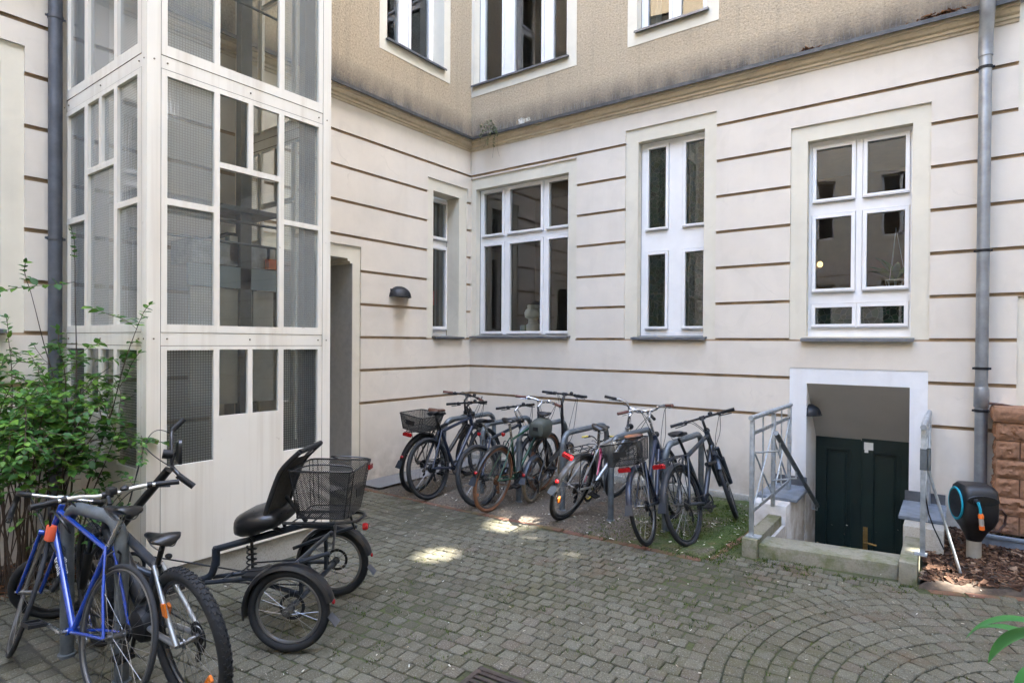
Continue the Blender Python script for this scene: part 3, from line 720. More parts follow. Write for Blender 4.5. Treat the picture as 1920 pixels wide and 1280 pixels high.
# passage behind the side doorway
b = MB()
b.add([LW(a, z, d) for (a, z, d) in ((-3.75, -.05, .02), (-2.17, -.05, .02), (-2.17, -.05, 4), (-3.75, -.05, 4), (-3.75, 2.75, 1.2), (-2.17, 2.75, 1.2), (-2.17, 2.75, 4), (-3.75, 2.75, 4), (-2.17, -.05, 1.2), (-3.75, -.05, 1.2))],
      [(0, 1, 2, 3), (4, 5, 6, 7), (8, 5, 6, 2), (9, 4, 7, 3), (2, 6, 7, 3)])
b.build('passage', M['passage_shade'], house, fix=False, smooth=False)
b = MB(); b.box(-1.19, -.023, -2.176, -2.1705, -.05, 2.69); b.build('shade_toned_jamb', M['passage_shade'], house)  # grey sheet over the reveal, its tone standing in for shade
# garden-side door on the far right
b = MB(); b.box(6.46, 7.71, .17, .23, -.1, 2.03); b.build('door', M['door_green'], house, bevel=.004)
# cellar door
cdz = 0.716; dz0 = -1.28
cdoor = empty('cellar_door', (0, 0, 0), parent=house)
def leaf(a0, a1, d):
    pan = [(a0 + .09, a1 - .09, -0.62, .616), (a0 + .09, a1 - .09, -0.80, -0.70), (a0 + .09, a1 - .09, -1.18, -0.88)]
    A = [a0, a1]; Z = [dz0, cdz]
    for p in pan:
        for i in (0, .02, .045, .06): A += [p[0] + i, p[1] - i]; Z += [p[2] + i, p[3] - i]
    def fn(a, z):
        for p in pan:
            for i, dd in ((.06, .0), (.045, .012), (.02, .026), (0, -.008)):
                if inr(a, z, (p[0] + i, p[1] - i, p[2] + i, p[3] - i)): return (d + dd, 0)
        return (d, 0)
    Z = [min(max(z, dz0), cdz) for z in Z]
    return relief(RW, A, Z, fn, 1).build('door_leaf', M['door_green'], cdoor, smooth=False, fix=False)
cdz = .80; leaf(4.615, 5.055, .56); leaf(5.065, 5.51, .545); cdz = .716
b = MB(); b.box(5.052, 5.068, .535, .60, dz0, cdz); b.build('astragal', M['door_green'], cdoor)
b = MB(); b.box(5.085, 5.128, .525, .546, -.55, -.20); b.tube([(5.106, .53, -.35), (5.106, .475, -.35), (5.13, .465, -.352), (5.215, .468, -.358)], .011); b.lathe((5.106, .526, -.47), (0, -1, 0), [(.012, 0), (.012, .012), (.004, .013)], 12)
b.build('handle', M['brass'], cdoor, bevel=0)
b = MB(); b.box(5.085, 5.17, .540, .5445, .625, .705); b.box(5.09, 5.125, .540, .5445, .595, .625); b.build('paper_notice', M['paper'], cdoor)
# sloping soffit over the stair and white jambs
b = MB()
b.add([(4.60, 0.0062, 1.342), (5.525, 0.0062, 1.342), (5.525, .57, cdz), (4.60, .57, cdz), (5.525, .0065, 1.60), (4.60, .0065, 1.6)], [(0, 1, 2, 3)])
b.build('soffit', M['soffit'], house, fix=False, smooth=False)
# stairwell: kerbs, cheek walls, copings, steps
cs = thing('cellar_stairwell', 'concrete kerbs and white cheek walls around the steps down to the green cellar door', 'stairwell')
b = MB(); b.box(4.450, 4.570, -1.74, -0.86, -.08, .145); b.build('kerb_block', M['concrete'], cs, bevel=.008)
b = MB(); b.box(5.535, 5.650, -1.60, -0.86, -.08, .150); b.build('kerb_block', M['concrete'], cs, bevel=.008)
b = MB(); b.prism([(4.573, -1.695, -.25), (5.532, -1.535, -.25), (5.532, -1.25, -.25), (4.573, -1.41, -.25)], (0, 0, .352)); b.build('threshold_step', M['concrete'], cs, bevel=.008)
for (x0, x1) in ((4.30, 4.605), (5.52, 5.80)):
    b = MB(); b.box(x0, x1, -.855, -.0015, -1.5, .235); b.build('cheek_wall', M['white_plaster'] if x0 < 5 else M['concrete_plain'], cs, bevel=.006)
    b = MB(); k0, k1 = (x0 - .01, x1 + .055) if x0 < 5 else (x0 - .045, x1 + .01)
    b.box(k0, k1, -.66, -.02, .237, .268); b.build('coping_slab', M['slate'], cs, bevel=.003)
    b = MB(); b.box(k0 + .01, k1 - .03 if x0 < 5 else k1 - .01, -.02, -.003, .268, .36); b.build('flashing_upstand', M['sill'], cs)
for (x0, x1) in ((4.572, 4.600), (5.525, 5.5345)):
    b = MB(); b.box(x0, x1, -1.42, -.858, -1.5, .06); b.build('retaining_face', M['white_plaster'] if x0 < 5 else M['concrete_plain'], cs)
b = MB()
for i in range(5): b.box(4.5735, 5.5315, -1.40 + i * .27, -1.13 + i * .27, -1.5, -.14 - i * .2)
b.box(4.5735, 5.5315, -.05, .75, -1.6, -1.3); b.build('stair_flight', M['concrete_plain'], cs)
b = MB(); b.box(4.606, 4.6155, 0.0, .56, -1.5, 1.345); b.box(5.5145, 5.52, 0.0, .56, -1.5, 1.345); b.build('stair_jamb', M['white_plaster'], cs)

# half-dome wall lamps
def dome_lamp(loc, rotz, label, r=.165):
    t = thing('wall_lamp', label, 'wall lamp', loc, (0, 0, rotz), 'dark half-dome wall lamps')
    b = MB(); n, m = 24, 8; vs = []      # local: wall plane y=0, lamp grows toward -y
    for i in range(m + 1):
        e = pi / 2 * i / m
        for j in range(n + 1):
            a = pi * j / n; vs.append((-cos(a) * r * cos(e) , -sin(a) * r * .95 * cos(e), sin(e) * r * .86))
    b.add(vs, [(i * (n + 1) + j, i * (n + 1) + j + 1, (i + 1) * (n + 1) + j + 1, (i + 1) * (n + 1) + j) for i in range(m) for j in range(n)])
    b.tube([(-cos(pi * j / n) * r, -sin(pi * j / n) * r * .95, 0) for j in range(n + 1)], .006, 6)
    b.build('shade', M['lamp_grey'], t, fix=False)
    b = MB(); b.lathe((0, -.001, .004), (0, 0, 1), [(r * .9, 0), (r * .9, .012)], 24, ref=(1, 0, 0), a0=pi, a1=2 * pi); b.build('diffuser', M['paper'], t)
    b = MB(); b.box(-r * .9, r * .9, -.012, -.001, .0, r * .6); b.build('back_plate', M['lamp_grey'], t)
dome_lamp((0.001, -1.44, 2.33), R_(90), 'dark half-dome lamp on the side wall between doorway and narrow window')
dome_lamp((4.612, .14, 1.005), R_(90), 'dark half-dome lamp on the white jamb above the cellar stairs', .13)

# downpipes
def downpipe(x, y, z1, r, mat, label, joints, wall):
    t = thing('downpipe', label, 'downpipe', (x, y, 0))
    b = MB(); b.tube([(0, 0, .02), (0, 0, z1)], r, 20); b.build('pipe', mat, t)
    for z in joints:
        b = MB(); b.lathe((0, 0, z), (0, 0, 1), [(r + .006, -.012), (r + .007, .012)], 20)
        w = Vector(wall); s = Vector((w.y, -w.x, 0)) if abs(w.y) > .5 else Vector((0, 1, 0))
        for k in (-1, 1): p = s * (k * (r + .02)) + Vector((0, 0, z)); b.tube([p - s * k * .03, p], .010, 6)
        b.tube([w * (r - .005) + Vector((0, 0, z)), w * .13 + Vector((0, 0, z))], .008, 6); b.build('bracket', M['lamp_grey'] if mat is M['zinc'] else mat, t)
    return t, r
t, r = downpipe(6.05, -.11, 4.34, .047, M['zinc'], 'grey zinc downpipe between the tall right window and the sandstone pillar', [1.545, 1.17, 2.587, 4.20], (0, 1, 0))
b = MB(); b.lathe((0, 0, 1.29), (0, 0, 1), [(.052, -.09), (.056, -.085), (.056, .07), (.050, .09)], 20); b.build('inspection_sleeve', M['zinc'], t)
b = MB(); b.tube([(0, 0, 4.30), (0, 0, 4.42), (.002, -.02, 4.52), (.006, -.07, 4.63), (.008, -.10, 4.75), (.008, -.10, 4.95), (.0, -.04, 5.15), (0, 0, 5.3), (0, 0, 16)], [.054, .054, .054, .055, .056, .056, .052, .05, .05], 20); b.build('swan_neck', M['zinc'], t)
b = MB(); b.tube([(.05, 0, 1.24), (.14, -.005, 1.235), (.22, .04, 1.225)], [.012, .01, .003], 8); b.build('spout', M['hose'], t)
downpipe(.085, -5.185, 15.5, .047, M['zinc_dark'], 'dark grey downpipe left of the glazed lift tower', [.9, 2.55, 4.3], (-1, 0, 0))

# ------------------------------------------------------------------ lift tower
tw = thing('lift_tower', 'cream steel lift tower with wired and clear glass panes', 'lift tower')
def tower_face(mp, aE, cols, split, small):
    wm = lambda z: M['glass_wire'] if z < 1.8 else M['glass_wire_up']
    (l, c, r_) = cols; GL = []; mods = [1.81, 1.81 + 1.884, 1.81 + 2 * 1.884]
    def two(q, z0, zm0, zm1, z1, m): GL.append((q[0], q[1], z0, zm0, m)); GL.append((q[0], q[1], zm1, z1, m))
    GL.append((l[0], l[1], .885, 1.68, 1)); GL.append((r_[0], r_[1], .868, 1.68, 1)); GL.append((split[0][0], split[0][1], 1.198, 1.682, 0)); GL.append((split[1][0], split[1][1], 1.198, 1.682, 0))
    for i, z in enumerate(mods):
        o = z - 1.81; cm = 1 if mp is TS else 0
        if i == 1:                                        # second storey: panes run on without the lower transoms
            GL.append((l[0], l[1], 1.856 + o, 3.534 + o, 1)); GL.append((r_[0], r_[1], 1.86 + o, 3.534 + o, 1))
            GL.append((c[0], c[1], 1.855 + o, 3.0 + o, cm)); GL.append((c[0], c[1], 3.04 + o, 3.534 + o, cm)); continue
        two(l, 1.856 + o, 2.668 + o, 2.712 + o, 3.534 + o, 1); two(r_, 1.86 + o, 2.675 + o, 2.715 + o, 3.54 + o, 1)
        GL.append((c[0], c[1], 1.855 + o, 3.003 + o, cm))
        for s in split: GL.append((s[0], s[1], 3.045 + o, 3.537 + o, cm))
    A = [aE[0], aE[1], aE[0] + .086, aE[0] + .0895, aE[1] - .082, aE[1] - .0785]; Z = [.19, 7.95]; LN = []
    for z in (1.71, 1.80, 3.575, 3.665, 5.46, 5.55): LN.append(z); Z += [z - .0022, z + .0022]
    for g in GL: A += [g[0], g[1]]; Z += [g[2], g[3]]
    def fn(a, z):
        for g in GL:
            if inr(a, z, g): return (.032, None)
        if aE[0] + .086 < a < aE[0] + .0895 or aE[1] - .082 < a < aE[1] - .0785: return (.006, 2)
        if aE[0] + .0895 < a < aE[1] - .082:
            for q in LN:
                if abs(z - q) < .0022: return (.006, 2)
            if 1.71 < z < 1.80 or 3.575 < z < 3.665 or 5.46 < z < 5.55: return (.003, 0)
        return (0.0, 0)
    relief(mp, A, Z, fn, 3).build('steel_frame', [M['steel_cream'], M['steel_cream'], M['recess_line']], tw, smooth=False, fix=False)
    for g in GL:
        b = MB(); b.add([mp(g[0] - .01, g[2] - .01, .022), mp(g[1] + .01, g[2] - .01, .022), mp(g[1] + .01, g[3] + .01, .022), mp(g[0] - .01, g[3] + .01, .022)], [(0, 1, 2, 3)])
        b.build('pane', wm(g[2]) if g[4] else M['glass_clear'], tw, fix=False, smooth=False)
    b = MB()
    for z in (1.757, 3.62):
        for a in (aE[0] + .045, aE[0] + .13, (aE[0] + aE[1]) / 2, aE[1] - .12, aE[1] - .04):
            if mp is TB: continue
            b = MB(); e = Vector(mp(0, 0, -1)) - Vector(mp(0, 0, 0)); b.lathe(mp(a, z, .003), e, [(.006, 0), (.006, .006), (.002, .008)], 8); b.build('screw', M['recess_line'], tw)
TB = lambda a, z, d: (a, TY1 - d, z)
tower_face(TF, (TY0, TY1), ((-4.981, -4.662), (-4.62, -4.147), (-4.102, -3.782)), ((-4.62, -4.402), (-4.363, -4.147)), 0)
tower_face(TS, (0.0, TX - .001), ((.113, .464), (.528, 1.017), (1.072, 1.405)), ((.528, .742), (.792, 1.017)), 1)
TB = lambda a, z, d: (a, TY1 - d, z)
tower_face(TB, (0.001, TX - .001), ((.113, .464), (.528, 1.017), (1.072, 1.405)), ((.528, .742), (.792, 1.017)), 1)
b = MB(); b.box(0, TX + .05, TY0 - .05, TY1 + .05, 7.95, 7.97); b.build('roof', M['glass_clear'], tw)
b = MB(); b.box(0.01, TX - .03, TY0 + .03, TY1 - .01, -.1, .19); b.build('plinth', M['concrete_plain'], tw)
b = MB(); b.box(0.02, TX - .06, TY0 + .06, TY1 - .06, .19, .23); b.build('pit_floor', M['liftdark'], tw)
# what stands inside the shaft
b = MB()
for (x, y) in ((.12, -4.95), (.75, -4.06), (1.3, -3.80)): b.box(x, x + .08, y, y + .10, .23, 7.9)
b.build('guide_rail', M['liftdark'], tw)
b = MB()
for z in (2.75, 4.6, 6.4): b.tube([(.98, -5.0, z), (.98, -3.75, z)], .012, 6)
b.box(.3, .9, -4.9, -3.75, 2.86, 2.90); b.tube([(1.0, -5.0, 2.56), (1.0, -3.75, 2.565)], .011, 6); b.build('cross_bar', M['galv_old'], tw)
b = MB(); b.box(.79, .83, -4.50, -3.49 - .19, 2.20, 2.385); b.build('lift_door_band', M['liftblue'], tw)
b = MB(); b.box(.78, .84, -3.80, -3.70, 2.40, 2.49); b.build('orange_box', M['orange_pl'], tw)
b = MB(); b.box(.76, .785, -4.47, -3.93, 1.2, 2.195); b.box(.74, .785, -3.915, -3.72, 1.2, 2.195); b.build('lift_car_panel', M['liftlight'], tw)
b = MB(); b.box(.70, .78, -4.13, -4.01, 2.44, 2.66); b.box(.70, .78, -3.78, -3.70, 2.45, 2.60); b.build('control_box', M['liftlight'], tw)
b = MB(); b.box(.40, .78, -4.45, -3.75, 2.40, 2.60); b.build('door_drive', M['galv'], tw)
b = MB(); b.tube([(.7, -4.3, 2.6), (.5, -4.0, 2.72), (.35, -3.8, 2.75)], .02, 6); b.build('drive_arm', M['black_matt'], tw)

# ------------------------------------------------------------------ railings
def railing_left():
    t = thing('stair_railing', 'galvanised railing with crossed braces left of the cellar stairs', 'railing', (4.505, 0, 0))
    P = [(-1.655, .145, 1.125), (-.92, .235, 1.105), (-.25, .268, 1.105)]
    for i, (y, z0, z1) in enumerate(P): b = MB(); b.box(-.017, .017, y - .017, y + .017, z0, z1); b.build('post', M['galv'], t, bevel=.003)
    b = MB(); b.tube([(0, -1.70, 1.135), (0, -.2, 1.125)], .021, 12); b.build('top_rail', M['galv'], t)
    b = MB(); b.box(-.006, .006, -1.655, -.25, .985, 1.015); b.build('upper_bar', M['galv'], t)
    b = MB(); b.box(-.006, .006, -1.655, -.25, .335, .365); b.build('lower_bar', M['galv'], t)
    for (y0, y1) in ((-1.635, -.94), (-.90, -.27)):
        b = MB(); b.tube([(.004, y0, .37), (.004, y1, .98)], .0075, 6); b.tube([(-.012, y0, .90), (-.012, y1, .37)], .0075, 6)
        m = (y0 + y1) / 2; b.tube([(-.004, m, .35), (-.004, m, 1.12)], .007, 6); b.build('crossed_brace', M['galv'], t)
    b = MB(); b.box(-.035, .075, -1.70, -1.61, .145, .155); b.build('foot_plate', M['galv'], t)
    b = MB(); b.tube([(.16, -1.55, 1.01), (.16, .40, -.02)], .021, 12); b.build('handrail', M['galv_old'], t)
    for (y, z) in ((-1.40, .93), (-.72, .575)):
        b = MB(); b.tube([(0, y - .25, z - .09), (0.02, y - .22, z - .09), (.158, y, z - .09), (.16, y, z - .02)], .0085, 8); b.build('handrail_bracket', M['galv'], t)
    b = MB(); b.tube([(.10, .38, -.05), (.16, .38, -.06), (.16, .38, -.01)], .0085, 8); b.build('handrail_bracket', M['galv'], t)
railing_left()
def railing_right():
    t = thing('stair_railing', 'galvanised railing seen edge-on right of the cellar stairs with a slanting stay', 'railing', (5.672, 0, 0))
    for (y, z0, z1) in ((-1.33, .16, 1.125), (-.75, .268, 1.11), (-.06, .268, 1.11)):
        b = MB(); b.box(-.017, .017, y - .017, y + .017, z0, z1); b.build('post', M['galv'], t, bevel=.003)
    b = MB(); b.tube([(0, -1.40, 1.13), (0, -.05, 1.125)], .021, 12); b.build('top_rail', M['galv'], t)
    b = MB(); b.box(-.006, .006, -1.33, -.06, .985, 1.015); b.box(-.006, .006, -1.33, -.06, .335, .365); b.build('cross_bar', M['galv'], t)
    b = MB(); b.tube([(0.005, -1.31, .37), (.005, -.77, .98)], .0075, 6); b.tube([(-.01, -1.31, .98), (-.01, -.77, .37)], .0075, 6); b.tube([(0.005, -.73, .37), (.005, -.08, .98)], .0075, 6); b.build('crossed_brace', M['galv'], t)
    b = MB(); b.box(-.05, .03, -1.37, -1.29, .15, .160); b.build('foot_plate', M['galv'], t)
    b = MB(); b.box(-.022, .022, -1.352, -1.30, .80, .96); b.lathe((.035, -1.34, .80), (0, 0, 1), [(.012, 0), (.012, .17)], 10); b.build('lock_case', M['galv_old'], t)
    b = MB(); b.tube([(.02, -1.30, .83), (.242, -1.24, .01)], .010, 8); b.build('stay', M['galv'], t)
    b = MB(); b.tube([(.012, -1.29, .60), (.03, -1.1, .42), (.06, -.95, .28), (.13, -.9, .1)], .005, 6); b.build('cable', M['black_matt'], t)
railing_right()

# ------------------------------------------------------------------ sandstone pillar, hose reel
t = thing('sandstone_pillar', 'rusticated red sandstone garden pillar at the right edge', 'pillar', (6.145, -.30, .15))
from mathutils import noise as MN
def rough_block(b, x0, x1, z0, z1, y0, y1, amp=.014):
    nx, nz = max(6, int((x1 - x0) / .012)), max(6, int((z1 - z0) / .012)); vs = []; sd = random.uniform(0, 90)
    for j in range(nz + 1):
        for i in range(nx + 1):
            e = min(i, nx - i, j, nz - j); q_ = Vector((i * .012, j * .012, sd)); nn = MN.noise(q_ * 22) * .6 + MN.noise(q_ * 55) * .35 + MN.noise(q_ * 130) * .45; p = -.004 if e == 0 else min(1, e / 2.5) * (.012 + amp * nn * 2.2)
            vs.append((x0 + (x1 - x0) * i / nx, y0 - p, z0 + (z1 - z0) * j / nz))
    b.add(vs, [(j * (nx + 1) + i, j * (nx + 1) + i + 1, (j + 1) * (nx + 1) + i + 1, (j + 1) * (nx + 1) + i) for j in range(nz) for i in range(nx)])
    b.box(x0, x1, y0 + .0005, y1, z0, z1)
for k in range(6):
    b = MB(); z0 = .008 + k * .158; cut = .16 if k % 2 == 0 else .62
    xs = [0, cut, .62] if cut < .6 else [0, .34, .62]
    if k % 2: xs = [0, .62]
    for i in range(len(xs) - 1):
        rough_block(b, xs[i] + .004, xs[i + 1] - .004, z0, z0 + .15, 0, .27)
    # left flank with the same hewn face
    n0 = len(b.v); nb = MB(); rough_block(nb, .004, .266, z0, z0 + .15, 0, .01); b.add([(y + .004, x, z) for (x, y, z) in nb.v], nb.f)
    b.build('course', M['sandstone'], t, ang=50)
b = MB(); b.box(.02, .60, .015, .26, 0, .96); b.build('mortar_core', M['brick_edge'], t)
b = MB(); rough_block(b, -.02, .66, .955, 1.075, -.02, .29, .006); nb = MB(); rough_block(nb, -.02, .29, .955, 1.075, 0, .01, .006); b.add([(y - .02, x, z) for (x, y, z) in nb.v], nb.f); b.build('cap_stone', M['sandstone'], t, ang=50)
b = MB(); b.box(-.18, 1.0, -.09, -.012, -.17, -.01); b.box(-.18, 1.0, -.10, -.085, -.03, .0); b.build('base_kerb', M['slate'], t, bevel=.005)

hr = thing('hose_reel', 'black garden hose box with turquoise ring on a grey post', 'hose reel', (5.995, -.78, 0.02), (0, 0, R_(20)))
def srect(w, d, z, n=32, e=4.0, oy=0.0):
    out = []
    for i in range(n):
        a = 2 * pi * i / n; c, s = cos(a), sin(a)
        out.append((math.copysign(abs(c) ** (2 / e), c) * w / 2, oy + math.copysign(abs(s) ** (2 / e), s) * d / 2, z))
    return out
b = MB(); b.loft([srect(.10, .10, .165, e=2.2), srect(.125, .13, .20, e=2.4), srect(.165, .18, .25, e=3), srect(.225, .25, .305, e=4), srect(.25, .295, .36, e=5), srect(.256, .305, .44, e=5), srect(.252, .30, .53, e=5), srect(.24, .275, .585, e=5), srect(.20, .22, .615, e=4), srect(.10, .12, .622, e=3)])
b.build('case', M['anth_pl'], hr)
b = MB(); b.ring((-.129, 0, .455), (1, 0, 0), .122, .010, 40, 8, rx=.008); b.build('ring', M['turq'], hr)
b = MB(); b.lathe((-.123, 0, .455), (-1, 0, 0), [(.112, 0), (.112, .012), (.102, .014)], 36); b.build('side_disc', M['lamp_grey'], hr)
b = MB(); pts = [(cos(a) * .09, -.145, .515 + sin(a) * .034) for a in [2 * pi * i / 24 for i in range(24)]]; b.prism(pts, (0, -.012, 0)); b.build('slot', M['black'], hr)
b = MB(); b.ring((0, -.150, .515), (0, 1, 0), .036, .006, 30, 6); 
b.v = [(x * 2.6, y, z) for (x, y, z) in b.v]; b.build('slot_lip', M['anth_pl'], hr)
b = MB(); b.tube([(-.05, -.135, .51), (-.045, -.18, .505), (-.036, -.19, .46), (-.032, -.187, .42)], .010, 10); b.build('hose', M['turq'], hr)
b = MB(); b.lathe((-.05, -.145, .51), (0, -1, 0), [(.022, 0), (.022, .03), (.014, .035)], 14); b.build('hose_guide', M['lamp_grey'], hr)
b = MB(); ax = Vector((.1, .05, -1)); c = Vector((-.031, -.187, .425)); b.lathe(c, ax, [(.013, 0), (.019, .012), (.019, .035)], 14); b.build('coupling', M['orange_pl'], hr); b = MB(); b.lathe(c + ax * .095, ax, [(.018, 0), (.018, .03), (.010, .034)], 14); b.build('coupling', M['orange_pl'], hr)
b = MB(); b.lathe(c + ax * .03, ax, [(.0155, 0), (.017, .03), (.0155, .07)], 14); b.build('connector', M['drip'], hr)
b = MB(); b.lathe((0, 0, -.02), (0, 0, 1), [(.05, 0), (.05, .19)], 20); b.build('post', M['post'], hr)
b = MB(); b.tube([(.09, .0, .40), (.19, .02, .42), (.235, .05, .37), (.235, .07, .29), (.19, .06, .235), (.12, .03, .235)], .0095, 8); b.build('supply_hose', M['hose'], hr)

# ------------------------------------------------------------------ bicycles
def arc(c, r, a0, a1, n, y=0.0): return [(c[0] + r * cos(a0 + (a1 - a0) * i / n), y, c[1] + r * sin(a0 + (a1 - a0) * i / n)) for i in range(n + 1)]
def smooth(pts, k=3):
    P = [Vector(p) for p in pts]
    for _ in range(k):
        Q = [P[0]]
        for a, b_ in zip(P, P[1:]): Q += [a * .75 + b_ * .25, a * .25 + b_ * .75]
        Q.append(P[-1]); P = Q
    return P
def wheel(root, c, R, rt, tyre, rim, xf=None, spokes=28, knob=False, reflector=None, hubmat=None, rimh=.012, disc=False, rimw=1.0):
    c = Vector(c); b = MB(); b.xf = xf; hr_ = .02; rr = R - 2 * rt + .002
    for i in range(spokes):
        a = 2 * pi * i / spokes; s = (-1) ** i; a2 = a + (.55 if (i // 2) % 2 else -.55)
        p = c + Vector((cos(a2) * hr_, s * .03, sin(a2) * hr_)); q = c + Vector((cos(a) * rr, s * .004, sin(a) * rr)); b.tube([p, q], .0013, 4, cap=False)
    b.tube([c + Vector((0, -.05, 0)), c + Vector((0, .05, 0))], .014, 10); b.tube([c + Vector((0, -.034, 0)), c + Vector((0, -.028, 0))], .026, 14); b.tube([c + Vector((0, .028, 0)), c + Vector((0, .034, 0))], .026, 14); b.tube([c + Vector((0, -.068, 0)), c + Vector((0, .068, 0))], .006, 8)
    w = b.build('wheel', M['spoke'] if hubmat is None else hubmat, root)
    b = MB(); b.xf = xf; b.ring(c, (0, 1, 0), R - rt, rt, 56, 10)
    if knob:
        for i in range(62):
            for (o, rr_) in ((-.55, .9), (-.18, 1.0), (.2, 1.0), (.57, .9)):
                a = 2 * pi * (i + (.5 if abs(o) < .3 else 0)) / 62; ra = R - rt + rt * math.sqrt(max(0, 1 - o * o)) ; m = Matrix.Translation(c) @ Matrix.Rotation(-a, 4, 'Y') @ Matrix.Translation((ra, o * rt, 0)) @ Matrix.Rotation(o * .9, 4, 'Z')
                vs = [m @ Vector((x * .004, y * .0052, z * .0065)) for x in (-1, 1) for y in (-1, 1) for z in (-1, 1)]
                b.add(vs, [(0, 1, 3, 2), (4, 6, 7, 5), (0, 4, 5, 1), (2, 3, 7, 6), (0, 2, 6, 4), (1, 5, 7, 3)])
    b.build('tyre', tyre, w)
    b = MB(); b.xf = xf; b.ring(c, (0, 1, 0), R - 2 * rt - rimh * .35, rimh, 56, 8, rx=.011 * rimw); b.build('rim', rim, w)
    if disc:
        b = MB(); b.xf = xf; b.ring(c + Vector((0, -.045, 0)), (0, 1, 0), .066, .009, 32, 4, rx=.001); b.build('brake_disc', M['black_matt'], w)
    if reflector is not None:
        for s_ in reflector:
            b = MB(); b.xf = xf; a = s_; p = c + Vector((cos(a) * R * .62, 0, sin(a) * R * .62)); d = Vector((cos(a), 0, sin(a))); t_ = Vector((-sin(a), 0, cos(a)))
            pr = [p - d * .016 - t_ * .034, p + d * .016 - t_ * .030, p + d * .02, p + d * .016 + t_ * .030, p - d * .016 + t_ * .034]
            b.prism([q - Vector((0, .007, 0)) for q in pr], (0, .014, 0)); b.build('spoke_reflector', M['orange'], w)
    return w
def saddle(root, x, z, mat, l=.27, w=.15, tilt=0.0, springs=False):
    secs = []
    for (u, ww, zz, th) in ((-.36, .35, -.012, .016), (-.33, .78, .006, .03), (-.22, 1.0, .014, .042), (-.05, .86, .006, .045), (.15, .48, -.004, .04), (.38, .27, -.006, .034), (.56, .22, -.010, .028), (.63, .12, -.018, .014)):
        xx = x + u * l; hw = ww * w / 2; sec = []
        for i in range(14):
            a = 2 * pi * i / 14; c, s = cos(a), sin(a); sec.append((xx, c * hw, z + zz + tilt * u * l + (s * th * .35 if s > 0 else s * th * .75)))
        secs.append(sec)
    b = MB(); b.loft(secs); o = b.build('saddle', mat, root, ang=60)
    b = MB()
    for s in (-1, 1): b.tube(smooth([(x - .08, s * .04, z - .015), (x - .06, s * .03, z - .05), (x + .06, s * .022, z - .052), (x + .13, s * .012, z - .02)], 2), .0035, 6)
    if springs:
        for s in (-1, 1): b.tube([(x - .075 + .012 * cos(k), s * .05 + .012 * sin(k), z - .02 - k * .0022) for k in [j * .7 for j in range(30)]], .003, 5)
    b.build('saddle_rails', M['spoke'], o); return o
